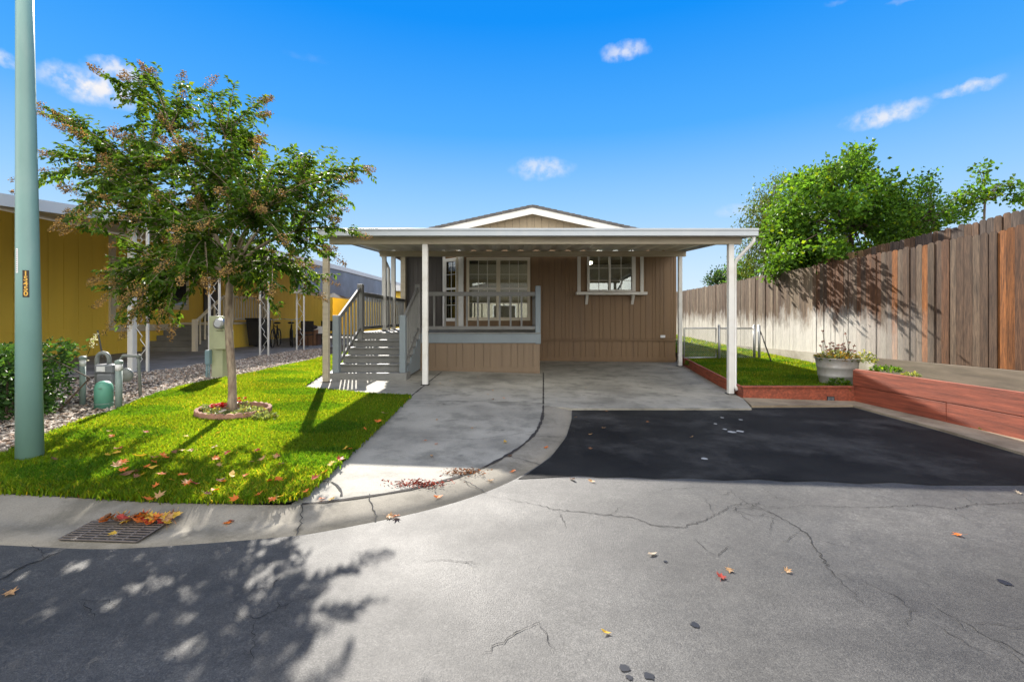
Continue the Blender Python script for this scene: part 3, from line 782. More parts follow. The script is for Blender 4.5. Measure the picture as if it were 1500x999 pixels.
# chamfer trims
mb = MB(); ch_panel(mb, -.02, .22, .98, wall_top, .004, .03); ch_panel(mb, .9, 1.02, .98, wall_top, .004, .03); mb.build('corner_trim', M['white'], house, bevel=.003)
mb = MB(); ch_panel(mb, .22, .32, .98, wall_top, .004, .045); mb.build('downspout', M['cream'], house, bevel=.006)
fr_ = MB(); ch_panel(fr_, .32, .9, cz1-.02, cz1+.07, .003, .028); ch_panel(fr_, .32, .9, cz0-.09, cz0, .003, .028); ch_panel(fr_, .32, .37, cz0, cz1-.02, .003, .022); ch_panel(fr_, .85, .9, cz0, cz1-.02, .003, .022)
zm = zf(423, 13.2); ch_panel(fr_, .37, .85, zm-.03, zm+.03, .003, .018)
for t in (.61,): ch_panel(fr_, t-.01, t+.01, cz0, cz1, -.004, .002)
for z in (zf(447,13.2), zf(402,13.2)): ch_panel(fr_, .37, .85, z-.007, z+.007, -.004, .0025)
win = fr_.build('window', M['white'], house); mb = MB(); ch_panel(mb, .12, .88, cz0, cz1, -.04, -.03); mb.build('pane', M['glass'], win)
# front double window
X0, X1, Z0, Z1 = W1; xm = (X0+X1)/2
fr_ = MB(); y0, y1 = HOUSE_Y-.03, HOUSE_Y-.002
for bx in ((X0-.05, X1+.05, Z1-.02, Z1+.07), (X0-.05, X1+.05, Z0-.07, Z0+.02)): fr_.box((bx[0], y0, bx[2]), (bx[1], y1, bx[3]))
for a, b in ((X0-.05, X0+.03), (X1-.03, X1+.05), (xm-.055, xm+.055)): fr_.box((a, y0+.002, Z0+.02), (b, y1, Z1-.02))
win = fr_.build('window', M['ytrim'], house, bevel=.004)
mu = MB(); zmid = zf(423); 
for a, b in ((X0+.03, xm-.055), (xm+.055, X1-.03)):
    mu.box((a, y0+.012, zmid-.03), (b, y1+.02, zmid+.03))
    for k in (1, 2): xx = a+(b-a)*k/3; mu.box((xx-.007, HOUSE_Y+.014, Z0), (xx+.007, HOUSE_Y+.022, zmid-.03)); mu.box((xx-.007, HOUSE_Y+.014, zmid+.03), (xx+.007, HOUSE_Y+.022, Z1))
    for z in (zf(402), zf(444)): mu.box((a, HOUSE_Y+.012, z-.007), (b, HOUSE_Y+.024, z+.007))
mu.build('muntin', M['white'], win)
MB().box((X0, HOUSE_Y+.03, Z0), (X1, HOUSE_Y+.036, Z1)).build('pane', M['glass'], win)
# small window with ledge and brackets
X0, X1, Z0, Z1 = W2; fr_ = MB()
for a, b in ((X0-.04, X0+.03), (X1-.01, X1+.09), (xf(893)-.03, xf(893)+.03)): fr_.box((a, y0, Z0), (b, y1, Z1))
for a, b in ((xf(848)-.045, xf(848)+.045), (xf(940)-.045, xf(940)+.045)): fr_.box((a, y0-.004, Z0-.02), (b, y1, wall_top))
fr_.box((X0+.03, y0+.006, Z0-.005), (X1-.01, y1, Z0+.045))
win = fr_.build('window', M['white'], house, bevel=.003)
mu = MB()
for a, b in ((X0+.03, xf(893)-.03), (xf(893)+.03, X1-.01)):
    xx = (a+b)/2; mu.box((xx-.007, HOUSE_Y+.014, Z0), (xx+.007, HOUSE_Y+.022, Z1))
    for z in (zf(411), zf(393)): mu.box((a, HOUSE_Y+.012, z-.007), (b, HOUSE_Y+.024, z+.007))
mu.build('muntin', M['white'], win)
MB().box((X0, HOUSE_Y+.03, Z0), (X1, HOUSE_Y+.036, Z1)).build('pane', M['glass'], win)
MB().box((xf(843), HOUSE_Y-.24, Z0-.10), (xf(945), HOUSE_Y-.001, Z0-.025)).build('window_ledge', M['white'], win, bevel=.004)
for px in (859, 926):
    x = xf(px); MB().prism([(x-.035, HOUSE_Y-.001, Z0-.10), (x-.035, HOUSE_Y-.17, Z0-.10), (x-.035, HOUSE_Y-.001, Z0-.36)], (.07,0,0)).build('bracket', M['white'], win)
# outlet plate
MB().box((xf(967), HOUSE_Y-.03, zf(494.5)), (xf(974), HOUSE_Y-.013, zf(491))).build('outlet', M['soft_white'], house)
# interior
mb = MB(); mb.box((hx0+.12, HOUSE_Y+2.9+1.8, .92), (hx1-.12, HOUSE_Y+5.0, 3.3)); mb.box((fx0+.1, HOUSE_Y+.13, .85), (hx1-.12, HOUSE_Y+4.6, .92)); mb.box((fx0+.1, HOUSE_Y+.1195, 3.32), (hx1-.12, HOUSE_Y+4.6, 3.36)); mb.box((1.05, HOUSE_Y+.13, .93), (1.15, HOUSE_Y+4.6, 3.31))
mb.build('interior', M['interior'], house)
for x, y, z, r in ((.42, HOUSE_Y+2.6, 3.29, .14), (2.35, HOUSE_Y+1.5, 2.98, .11)):
    mb = MB(); mb.lathe((x, y, z), [(r*.4,-.05),(r,-.02),(r,.02)], 14); mb.build('ceiling_lamp', M['lamp_on'], house, smooth=True)
# roof: shingle slabs, rake boards, gable face
ov, ry0, sl_ = .32, HOUSE_Y-.3, .222
pz = HC+165/F*12.6; ex0, ex1 = hx0-.3, hx1+.3
def rz(x): return pz-abs(x-pk)*sl_
rp = MB(); th = .065
n_ = 26
for e in (ex0, ex1):
    for k_ in range(n_):
        a = pk+(e-pk)*k_/n_; b = pk+(e-pk)*(k_+1)/n_; up_ = .014
        rp.add([(a, ry0, rz(a)-th), (b, ry0, rz(b)-th), (b, ry0, rz(b)+up_), (a, ry0, rz(a)), (a, hy1+.3, rz(a)-th), (b, hy1+.3, rz(b)-th), (b, hy1+.3, rz(b)+up_), (a, hy1+.3, rz(a))],
               [(0,1,2,3),(7,6,5,4),(0,4,5,1),(1,5,6,2),(2,6,7,3),(3,7,4,0)])
roof = rp.build('roof', M['shingle'], house)
wb = MB(); bw = .17
for e in (ex0+.1, ex1-.1):
    f = lambda x, d: rz(x)-th-.002-d
    wb.add([(pk, ry0+.03, f(pk,0)), (e, ry0+.03, f(e,0)), (e, ry0+.03, f(e,bw)), (pk, ry0+.03, f(pk,bw)), (pk, ry0+.07, f(pk,0)), (e, ry0+.07, f(e,0)), (e, ry0+.07, f(e,bw)), (pk, ry0+.07, f(pk,bw))],
           [(0,1,2,3),(7,6,5,4),(0,4,5,1),(1,5,6,2),(2,6,7,3),(3,7,4,0)])
wb.build('rake_board', M['white'], house)
gm = MB(); x = hx0; 
while x < hx1-.01:
    x2 = min(x+.2, hx1)
    for a, b in ([(x, pk), (pk, x2)] if x < pk < x2 else [(x, x2)]):
        gm.prism([(a+.003, HOUSE_Y-.002, wall_top), (b-.003, HOUSE_Y-.002, wall_top), (b-.003, HOUSE_Y-.002, max(wall_top+.01, rz(b)-th-.01)), (a+.003, HOUSE_Y-.002, max(wall_top+.01, rz(a)-th-.01))], (0, .1, 0))
    x = x2
gm.build('gable', M['gable'], house)
sf = MB(); sf.box((hx0-.25, HOUSE_Y-.02, wall_top-.06), (fx0, REC_Y+.1, wall_top-.02)); sf.build('porch_ceiling', M['soffit'], house)
MB().box((ex0, ry0+.1, rz(ex0)-.2), (ex0+.03, hy1+.2, rz(ex0)-.067)).build('eave_board', M['white'], house); MB().box((ex1-.03, ry0+.1, rz(ex1)-.2), (ex1, hy1+.2, rz(ex1)-.067)).build('eave_board', M['white'], house)

# ------------------------------------------------------------------ carport awning
CY0 = 8.05; cpx0, cpx1 = -3.32, 4.2
carport = thing('carport', (.4, 8.3, g(.4, 8.3)), 'white carport awning on slim posts in front of the brown home', 'carport')
def crz(y): return 2.735+(y-CY0)*.071
fa = MB(); fa.box((cpx0, CY0-.03, 2.70), (cpx1, CY0+.0, 2.822)); fa.box((cpx0, CY0-.045, 2.79), (cpx1, CY0-.0305, 2.826)); fa.box((cpx0, CY0, 2.70), (cpx1, CY0+.09, 2.712))
fa.build('fascia', M['fascia'], carport, bevel=.004)
# side gutters
for x, xb in ((cpx0, -3.5), (cpx1, 4.5)):
    sg = MB(); s_ = 1 if x > 0 else -1
    sg.add([(x-s_*.04, CY0+.001, crz(CY0)-.03), (x, CY0+.001, crz(CY0)-.03), (x, CY0+.001, crz(CY0)+.085), (x-s_*.04, CY0+.001, crz(CY0)+.085),
            (xb-s_*.04, 12.75, crz(12.75)-.03), (xb, 12.75, crz(12.75)-.03), (xb, 12.75, crz(12.75)+.085), (xb-s_*.04, 12.75, crz(12.75)+.085)],
           [(0,1,2,3),(7,6,5,4),(0,4,5,1),(1,5,6,2),(2,6,7,3),(3,7,4,0)])
    sg.build('side_fascia', M['fascia'], carport)
pn = MB(); n_ = 74; prof = []
for i in range(n_+1):
    u = i/n_; k_ = i % 4; prof.append((u, 0 if k_ in (0, 1) else .055))
vs = []
for u, dz in prof:
    for y, x0, x1 in ((CY0+.01, cpx0+.05, cpx1-.05), (12.8, -3.45, 4.45)):
        vs.append((x0+(x1-x0)*u, y, crz(y)+dz+.012))
pn.add(vs, [(2*i, 2*i+1, 2*i+3, 2*i+2) for i in range(n_)])
po = pn.build('roof_pan', M['pan'], carport); sm = po.modifiers.new('solid', 'SOLIDIFY'); sm.thickness = .004
FBZ0, FBZ1 = HC+(CY-358.5)/F*8.3, 2.735
MB().box((-3.2, 8.24, FBZ0), (4.02, 8.34, FBZ1-.01)).build('front_beam', M['cream'], carport, bevel=.005)
RBY = 12.0; rbz0 = HC+(CY-376)/F*RBY
MB().box((-3.36, RBY-.05, rbz0), (4.42, RBY+.05, crz(RBY)-.02)).build('rear_beam', M['cream'], carport, bevel=.005)
def cpost(px, py, y, top, w_=.095, mat='white', base=None):
    x = (px-CX)/F*y; z = g(x, y) if base is None else base
    p = MB().box((x-w_/2, y-w_/2, z), (x+w_/2, y+w_/2, top)).build('post', M[mat], carport, bevel=.008)
    MB().box((x-.07, y-.07, z+.001), (x+.07, y+.07, z+.012)).build('base_plate', M['darkmetal'], p)
    return x
cpost(478, 556, 8.29, FBZ0, .10, 'cream'); cpost(623, 563, 8.29, FBZ0); xr = cpost(1070, 579, 8.29, FBZ0)
cpost(996, 533, RBY, rbz0)
DZ = .98
cpost(563, 480, RBY, rbz0, .10, base=DZ)
# downspouts
mb = MB(); gx = cpx1-.05
mb.tube([(gx, CY0+.04, 2.70), (gx, CY0+.04, 2.62), (gx-.05, CY0+.08, 2.54), (xr+.10, 8.26, 2.33), (xr+.075, 8.29, 2.24), (xr+.075, 8.29, .12), (xr+.09, 8.22, .04)], .032, 10)
mb.build('downspout', M['white'], carport, smooth=True)
mb = MB(); mb.tube([(-3.42, 12.2, crz(12.2)-.02), (-3.38, 12.25, crz(12.2)-.1), (-3.34, 12.55, 2.72), (-3.30, 12.6, 2.6), (-3.30, 12.6, DZ)], .045, 10); mb.build('downspout', M['white'], carport, smooth=True)
MB().box((-3.33, 12.95, DZ), (-3.22, 13.06, 3.3)).build('post', M['white'], carport, bevel=.006)

# ------------------------------------------------------------------ porch deck with stairs
deck = thing('porch_deck', (-1.3, 10.3, g(-1.3, 10.3)), 'grey wooden porch deck with railings and stairs up to the entry', 'deck')
DX0, DX1, DY0 = -3.42, .63, 10.3
mb = MB(); y = DY0-.02
while y < HOUSE_Y-.12: mb.box((DX0, y, DZ-.03), (DX1, y+.135, DZ)); y += .141
while y < REC_Y-.1: mb.box((DX0, y, DZ-.03), (-1.5 if y < 13.2 else CHX-.05, y+.135, DZ)); y += .141
mb.build('deck_boards', M['deckgrey'], deck, bevel=.004)
mb = MB(); mb.box((-2.0, DY0-.012, zf(502.5, DY0)), (DX1, DY0+.03, DZ-.032)); mb.box((DX1-.04, DY0+.031, zf(502.5, DY0)), (DX1, HOUSE_Y-.03, DZ-.032)); mb.box((DX0, DY0+.04, zf(502.5, DY0)), (DX0+.04, REC_Y, DZ-.032))
mb.build('rim_board', M['deckblue'], deck, bevel=.004)
mb = MB(); x = -2.02; sk_top = zf(502.5, DY0)-.003
while x < DX1-.03:
    x2 = min(x+[.14,.20,.2,.26][int(abs(x*7)) % 4], DX1-.02)
    mb.box((x+.0035, DY0+.012, g(x, DY0)-.02), (x2-.0035, DY0+.028, sk_top)); x = x2
mb.box((-2.03, DY0+.045, 0), (DX1-.02, DY0+.06, sk_top)); mb.box((DX1-.04, DY0+.061, 0), (DX1-.02, HOUSE_Y-.03, sk_top)); mb.box((-2.03, DY0+.051, 0.02), (-2.01, DY0+1.2, sk_top))
mb.box((-2.02, DY0+.004, g(-.7, DY0)), (DX1-.015, DY0+.0115, g(-.7, DY0)+.10)); mb.box((DX0+.01, DY0+.3, 0), (DX0+.03, REC_Y, sk_top))
mb.build('skirt', M['skirt'], deck)
# stairs
SX0, SX1 = -3.33, -2.02; tz = [.275+.141*k_ for k_ in range(6)]; ty = [8.75, 9.05, 9.34, 9.63, 9.92, 10.21]
zg = g(-2.7, 8.8)-.03
MB().box((SX0-.10, ty[0], zg), (SX1+.06, ty[1]+.05, tz[0])).build('bottom_step', M['deckgrey'], deck, bevel=.006)
for k_ in range(1, 5):
    MB().box((SX0, ty[k_]-.025, tz[k_]-.035), (SX1, ty[k_+1]+.02, tz[k_])).build('tread', M['deckgrey'], deck, bevel=.006)
    MB().box((SX0+.005, ty[k_], tz[k_-1]+.001), (SX1-.005, ty[k_]+.02, tz[k_]-.036)).build('riser', M['deckgrey'], deck)
MB().box((SX0+.005, ty[5]+.02, tz[4]+.001), (SX1-.005, ty[5]+.04, DZ-.031)).build('riser', M['deckgrey'], deck)
for x in (SX0-.022, SX1+.001):
    pts = [(x, ty[1]+.05, zg+.05)]
    for k_ in range(1, 6): pts += [(x, ty[k_]+.002, tz[k_-1]+.002), (x, ty[k_]+.002, tz[k_]-.036)]
    pts += [(x, ty[5]+.07, DZ-.033), (x, ty[5]+.07, zg+.05)]
    me_ = MB().prism(pts, (.02, 0, 0)); me_.build('stringer', M['deckblue'] if x > -2.5 else M['deckgrey'], deck)
def newel(x, y, z0, z1, w_=.115, mat='deckblue'):
    o = MB().box((x-w_/2, y-w_/2, z0), (x+w_/2, y+w_/2, z1)).build('newel_post', M[mat], deck, bevel=.008); return o
nlx, nrx = SX0+.03, SX1-.03
newel(nlx, 8.86, tz[0], 1.35); newel(nrx, 8.86, tz[0], 1.35); newel(nlx, 10.27, .5, 2.03, mat='deckgrey'); newel(nrx, 10.27, .5, 2.03, mat='deckgrey')
newel(DX1-.06, DY0+.05, DZ-.25, 2.0)
def rail(a, b, name='handrail', w_=.045, h_=.09): return MB().bar(a, b, w_, h_).build(name, M['deckgrey'], deck, bevel=.006)
for x in (nlx, nrx):
    A, B = Vector((x, 8.92, 1.27)), Vector((x, 10.21, 1.92)); rail(A, B)
    A2, B2 = Vector((x, 8.92, .42)), Vector((x, 10.21, 1.06)); rail(A2, B2, 'bottom_rail', .04, .07)
    for i in range(6):
        t = (i+.7)/6.4; p, q = A2.lerp(B2, t), A.lerp(B, t); MB().box((x-.018, p.y-.018, p.z), (x+.018, p.y+.018, q.z)).build('baluster', M['deckgrey'], deck)
ry_ = DY0+.05; rt = 1.865
rail((nrx+.06, ry_, rt-.04), (DX1-.118, ry_, rt-.04)); rail((nrx+.06, ry_, 1.08), (DX1-.118, ry_, 1.08), 'bottom_rail', .04, .075)
for px in (620, 636, 652, 668, 684, 700, 716, 732, 748, 764):
    x = (px-CX)/F*ry_; MB().box((x-.019, ry_-.019, 1.115), (x+.019, ry_+.019, rt-.085)).build('baluster', M['deckgrey'], deck)
# left side rail
rail((nlx, 10.33, rt-.04), (nlx, 14.42, rt-.04)); rail((nlx, 10.33, 1.08), (nlx, 14.42, 1.08), 'bottom_rail', .04, .075)
y = 10.5
while y < 14.4: MB().box((nlx-.019, y-.019, 1.115), (nlx+.019, y+.019, rt-.085)).build('baluster', M['deckgrey'], deck); y += .2
# right side rail back to the wall
rail((DX1-.06, DY0+.11, rt-.04), (DX1-.06, HOUSE_Y-.03, rt-.04)); rail((DX1-.06, DY0+.11, 1.08), (DX1-.06, HOUSE_Y-.03, 1.08), 'bottom_rail', .04, .075)
y = DY0+.3
while y < HOUSE_Y-.1: MB().box((DX1-.079, y-.019, 1.115), (DX1-.041, y+.019, rt-.085)).build('baluster', M['deckgrey'], deck); y += .24

# ------------------------------------------------------------------ fences
def fence_boards(name, X, y0, y1, z0f, z1f, mat, parent, pal, w_=.13, seed=3):
    r = random.Random(seed); mb = MB(); y = y0
    while y < y1:
        ww = w_*r.uniform(.93, 1.05); a, b = y+.003, y+ww-.003; z0, z1 = z0f(y), z1f(y)+r.uniform(-.018, .018); x = X+r.uniform(-.007, .007); e = .032
        dx = r.uniform(-.006, .006)
        P = [(x, a, z0), (x+dx, b, z0), (x+dx, b, z1-e), (x+dx*.8, b-e, z1), (x+dx*.2, a+e, z1), (x, a, z1-e)]
        c = pal(r, y); mb.prism(P, (.018, 0, 0), t=c); y += ww
    return mb.build(name, mat, parent, tint=True)
def pal_front(r, y):
    k_ = r.random()
    if y < 11:
        c = (.21,.075,.018) if k_ < .12 else ((.10,.045,.020) if k_ < .45 else ((.082,.048,.028) if k_ < .75 else (.115,.076,.047)))
    else:
        c = (.16,.11,.07) if k_ < .5 else ((.21,.155,.10) if k_ < .75 else (.12,.072,.042))
    v = r.uniform(.75, 1.2); return tuple(q*v for q in c)
def pal_back(r, y):
    c = (.11,.06,.032) if r.random() < .5 else ((.08,.055,.04) if y < 10.5 else (.20,.125,.06)); v = r.uniform(.8, 1.2); return tuple(q*v for q in c)
FX = 7.1; KF = 7.1/6.1
fence = thing('wooden_fence', (FX, 10, .5), 'tall weathered board fence with bleached lower boards beside the lawn', 'fence')
fz0 = lambda y: HC-(HC-(.675-.018*(y/KF-5.6)))*KF; fz1 = lambda y: HC+(2.41-.0143*(y/KF-5.6)-HC)*KF
fence_boards('board_panel', FX, 1.5, 38, fz0, fz1, M['fence'], fence, pal_front)
mb = MB()
for zz in (.35, 1.55):
    mb.add([(FX+.03, 1.5, fz0(1.5)+zz), (FX+.07, 1.5, fz0(1.5)+zz), (FX+.07, 1.5, fz0(1.5)+zz+.09), (FX+.03, 1.5, fz0(1.5)+zz+.09), (FX+.03, 34, fz0(34)+zz), (FX+.07, 34, fz0(34)+zz), (FX+.07, 34, fz0(34)+zz+.09), (FX+.03, 34, fz0(34)+zz+.09)],
           [(0,1,2,3),(7,6,5,4),(0,4,5,1),(1,5,6,2),(2,6,7,3),(3,7,4,0)])
mb.build('rail', M['kick'], fence)
y = 2.2
while y < 34: MB().box((FX+.075, y, .1), (FX+.165, y+.09, fz1(y)-.1)).build('post', M['kick'], fence); y += 2.44
def wedge(x0, x1, y0, y1, zb, zt):
    return MB().add([(x0,y0,zb(y0)),(x1,y0,zb(y0)),(x1,y0,zt(y0)),(x0,y0,zt(y0)),(x0,y1,zb(y1)),(x1,y1,zb(y1)),(x1,y1,zt(y1)),(x0,y1,zt(y1))], [(0,1,2,3),(7,6,5,4),(0,4,5,1),(1,5,6,2),(2,6,7,3),(3,7,4,0)])
wedge(FX-.03, FX+.02, 1.5, 9.2, lambda y: .2, lambda y: fz0(y)-.004).build('kickboard', M['kick'], fence, bevel=.004)
wedge(FX-.02, FX+.06, 9.21, 38, lambda y: .0, lambda y: fz0(y)-.004).build('footing', M['footing'], fence, bevel=.006)
fence2 = thing('wooden_fence', (8.1, 12, .5), 'second taller brown board fence showing above and behind the first', 'fence')
fence_boards('board_panel', 8.1, 1.5, 38, lambda y: .2, lambda y: HC+(2.78-.044*(min(y/KF, 15)-6.35)-HC)*KF, M['fence_back'], fence2, pal_back, seed=8)
mb = MB(); mb.box((8.125, 1.5, 1.0), (8.16, 38, 1.09)); mb.build('rail', M['kick'], fence2)

# red retaining wall
rw = thing('retaining_wall', (LW[1].x, 6, 0), 'red stained timber retaining wall below the board fence', 'wall')
A = Vector((LW[1].x, LW[1].y)); B = WE; L_ = (B-A).length; wd_ = (B-A).normalized(); wn = Vector((wd_.y, -wd_.x)); wn = wn if wn.x > 0 else -wn
def wp(s_, o, z): p = A+wd_*s_+wn*o; return Vector((p.x, p.y, z))
def wall_board(s0, s1, z0, z1, o=0):
    mb = MB(); vs = [wp(s0,o,z0), wp(s0,o+.045,z0), wp(s0,o+.045,z1), wp(s0,o,z1), wp(s1,o,z0), wp(s1,o+.045,z0), wp(s1,o+.045,z1), wp(s1,o,z1)]
    mb.add(vs, [(0,1,2,3),(7,6,5,4),(0,4,5,1),(1,5,6,2),(2,6,7,3),(3,7,4,0)]); return mb.build('board', M['red_board'], rw, bevel=.006)
ztop, zbot = .455, -.14
wall_board(0, L_, .18, ztop); wall_board(0, 1.55, zbot, .174, .004); wall_board(1.556, L_, zbot, .174, .002)
mb = MB()
for s_ in (.03, 2.4, 4.6): p = wp(s_, .05, 0); q = wp(s_, .14, 0); mb.bar((p.x+.045, p.y, zbot), (p.x+.045, p.y, .43), .09)
mb.build('post', M['red_board'], rw)
MB().box((A.x, A.y+.002, zbot), (A.x+.42, A.y+.045, ztop-.02)).build('return_board', M['red_board'], rw, bevel=.005)
# low red border boards of the raised lawn
lbd = thing('lawn_border', (BL[0].x, BL[0].y, 0), 'low red timber border around the raised lawn', 'border')
def border(a, b, name='board'):
    d = (b-a).normalized(); n = Vector((-d.y, d.x)); mb = MB(); k_ = 10
    for i in range(k_):
        p, q = a.lerp(b, i/k_), a.lerp(b, (i+1)/k_); t = .04
        vs = []
        for r_ in (p, q):
            zt = float(lawn_r(r_.x, r_.y))+.035
            vs += [(*r_, g(r_.x, r_.y)-.06), (*(r_+n*t), g(r_.x, r_.y)-.06), (*(r_+n*t), zt), (*r_, zt)]
        mb.add(vs, [(0,4,5,1),(1,5,6,2),(2,6,7,3),(3,7,4,0)] + ([(0,1,2,3)] if i == 0 else []) + ([(7,6,5,4)] if i == k_-1 else []))
    return mb.build(name, M['red_board'], lbd)
border(BL[0], Vector((BL[1].x-.006, BL[1].y)))
border(Vector((bl_back.x, bl_back.y+.4)), Vector((BL[0].x, BL[0].y+.002)))
mb = MB(); a, b = BL[0], BL[1]; zt = lambda r_: float(lawn_r(r_.x, r_.y))+.036
for p, q in ((a+Vector((-.03,-.02)), b+Vector((-.02,-.02))),):
    mb.add([(p.x,p.y,zt(p)),(p.x,p.y+.09,zt(p)),(p.x,p.y+.09,zt(p)+.03),(p.x,p.y,zt(p)+.03),(q.x,q.y,zt(q)),(q.x,q.y+.09,zt(q)),(q.x,q.y+.09,zt(q)+.03),(q.x,q.y,zt(q)+.03)], [(0,1,2,3),(7,6,5,4),(0,4,5,1),(1,5,6,2),(2,6,7,3),(3,7,4,0)])
mb.build('cap_board', M['red_board'], lbd, bevel=.004)
c = gp(1207, 582, Z_ROAD+.05); yy = BL[0].lerp(BL[1], .72).y
mb = MB(); mb.box((c.x-.06, yy-.02, c.z-.045), (c.x+.06, yy-.002, c.z+.045)); 
for i in range(5): mb.box((c.x-.05+i*.022, yy-.026, c.z-.035), (c.x-.042+i*.022, yy-.0205, c.z+.035), 1)
mb.build('drain_cover', [M['black'], M['meter_grey']], lbd)

# chain link gate
GY = 12.0
def chainlink(x0, x1, y, z0, z1):
    mb = MB(); s_ = .055; n_ = int((x1-x0+z1-z0)/s_); 
    for i in range(-int((z1-z0)/s_), n_):
        for sg_ in (1, -1):
            a = x0+i*s_; p = [a, z0]; q = [a+(z1-z0), z1]
            if p[0] < x0: p[1] += x0-p[0]; p[0] = x0
            if q[0] > x1: q[1] -= q[0]-x1; q[0] = x1
            if q[0]-p[0] < .02: continue
            if sg_ > 0: P, Q = (p[0], y, p[1]), (q[0], y, q[1])
            else: P, Q = (x0+x1-p[0], y+.004, p[1]), (x0+x1-q[0], y+.004, q[1])
            mb.tube([P, Q], .0022, 3, cap=False)
    return mb
gx = [(px-CX)/F*GY for px in (1001, 1049, 1056, 1105, 1111)]
lz = lambda x: float(lawn_r(x, GY))
gate = thing('chain_link_gate', (gx[0], GY, lz(gx[0])), 'grey chain link gate between the brown house corner and the low fence post', 'gate')
gt = HC+(CY-481)/F*GY
MB().tube([(gx[0]+.02, GY, lz(gx[0])+.04), (gx[0]+.02, GY, gt), (gx[1], GY, gt), (gx[1], GY, lz(gx[1])+.04), (gx[0]+.02, GY, lz(gx[0])+.04)], .019, 8).build('gate_frame', M['steel'], gate, smooth=True)
chainlink(gx[0]+.03, gx[1]-.01, GY, lz(gx[0])+.06, gt-.01).build('mesh_panel', M['steel'], gate)
clf = thing('chain_link_fence', (gx[2], GY, lz(gx[2])), 'short chain link panel with round posts standing on the raised lawn', 'fence')
for x in (gx[1]+.075, gx[3], gx[4]+.02):
    p = MB().tube([(x, GY, lz(x)-.05), (x, GY, gt+.06)], .032, 10); p.ball((x, GY, gt+.06), .036); p.build('post', M['steel'], clf, smooth=True)
MB().tube([(gx[1]+.075, GY, gt), (gx[3], GY, gt)], .018, 8).build('top_rail', M['steel'], clf, smooth=True)
chainlink(gx[1]+.1, gx[3]-.02, GY, lz(gx[2])+.03, gt).build('mesh_panel', M['steel'], clf)
MB().tube([(gx[4]+.05, GY, gt-.08), ((1130-CX)/F*11.3, 11.3, lz(6)-.02)], .016, 8).build('brace', M['darkmetal'], clf, smooth=True)

# ------------------------------------------------------------------ leaf makers
LEAF = [(0,1,2),(0,2,3)]
def leaf_verts(P, D, S, W=.5, up=None, fold=.18):
    """P base points, D unit directions, S lengths -> (N,4,3)"""
    N = len(P); U = rng.normal(size=(N,3)) if up is None else up
    Rr = np.cross(D, U); Rr /= np.linalg.norm(Rr, axis=1, keepdims=True)+1e-9; Nn = np.cross(Rr, D)
    S = S[:,None]; m = P+D*S*.45
    return np.stack([P, m+Rr*S*W*.5+Nn*S*fold, P+D*S, m-Rr*S*W*.5+Nn*S*fold], 1)
def unit(v): return v/(np.linalg.norm(v, axis=1, keepdims=True)+1e-9)
def tint_rand(N, lo=.6, hi=1.4, yel=.12, ycol=(2.2,1.5,.6)):
    T = np.ones((N,3))*rng.uniform(lo, hi, (N,1)); k_ = rng.uniform(0,1,N) < yel; T[k_] *= np.array(ycol); return T

# ------------------------------------------------------------------ crape myrtle
TY = gp(339, 602, LZ).y; tb = gp(339, 604, LZ)
tree = thing('crape_myrtle_tree', tb, 'small multi branched tree with brown seed heads in the front lawn flower bed', 'tree')
tk = MB(); pts = []; rads = []
top = at(336, 402, TY)
for i in range(15):
    t = i/14; p = tb.lerp(top, t)+Vector((.012*math.sin(t*7), .012*math.cos(t*5), 0)); pts.append(p); rads.append(.047*(1-.15*t)+.012*max(0, 1-t*9))
tk.tube(pts, rads, 12)
env = [(155,97),(205,100),(250,110),(300,128),(330,118),(375,140),(388,195),(440,212),(462,240),(500,250),(548,240),(540,262),(528,300),(535,350),(500,385),(478,400),(470,440),(430,470),(395,468),(350,425),(310,440),(262,482),(215,470),(175,478),(140,420),(172,375),(160,345),(88,330),(95,315),(150,300),(100,275),(45,280),(30,260),(75,235),(52,195),(70,175),(60,158),(120,160),(160,165),(175,140)]
cen = at(315, 330, TY)
tips = []
cand = np.stack([rng.uniform(25, 550, 9000), rng.uniform(95, 485, 9000)], 1); cand = cand[inside(cand, env)]
# thin out the sparse reaches on the left and the top
dn = np.clip(1.25-np.hypot((cand[:,0]-320)/230, (cand[:,1]-335)/185)*.95, .10, 1)*(cand[:,1] < 424+70*(cand[:,0] < 260))
cand = cand[rng.uniform(0,1,len(cand)) < dn][:385]
twigs = []
for px, py in cand:
    d2 = min(.98, ((px-310)/250)**2+((py-315)/200)**2)
    Y = TY+rng.uniform(-1, 1)*1.45*math.sqrt(1-d2)
    twigs.append(at(px, py, Y))
extra = [(150,108),(165,115),(185,118),(210,125),(225,112),(60,165),(85,172),(58,232),(78,225),(42,276),(60,262),(95,322),(110,328),(545,244),(525,250),(505,262),(535,345),(380,170),(386,150),(345,120),(452,222),(190,470),(150,425),(150,405),(160,435),(250,478),(410,465),(465,430),(475,350),(490,375),(300,128),(265,118)]
for px, py in extra: twigs.append(at(px, py, TY+rng.uniform(-.35, .35)))
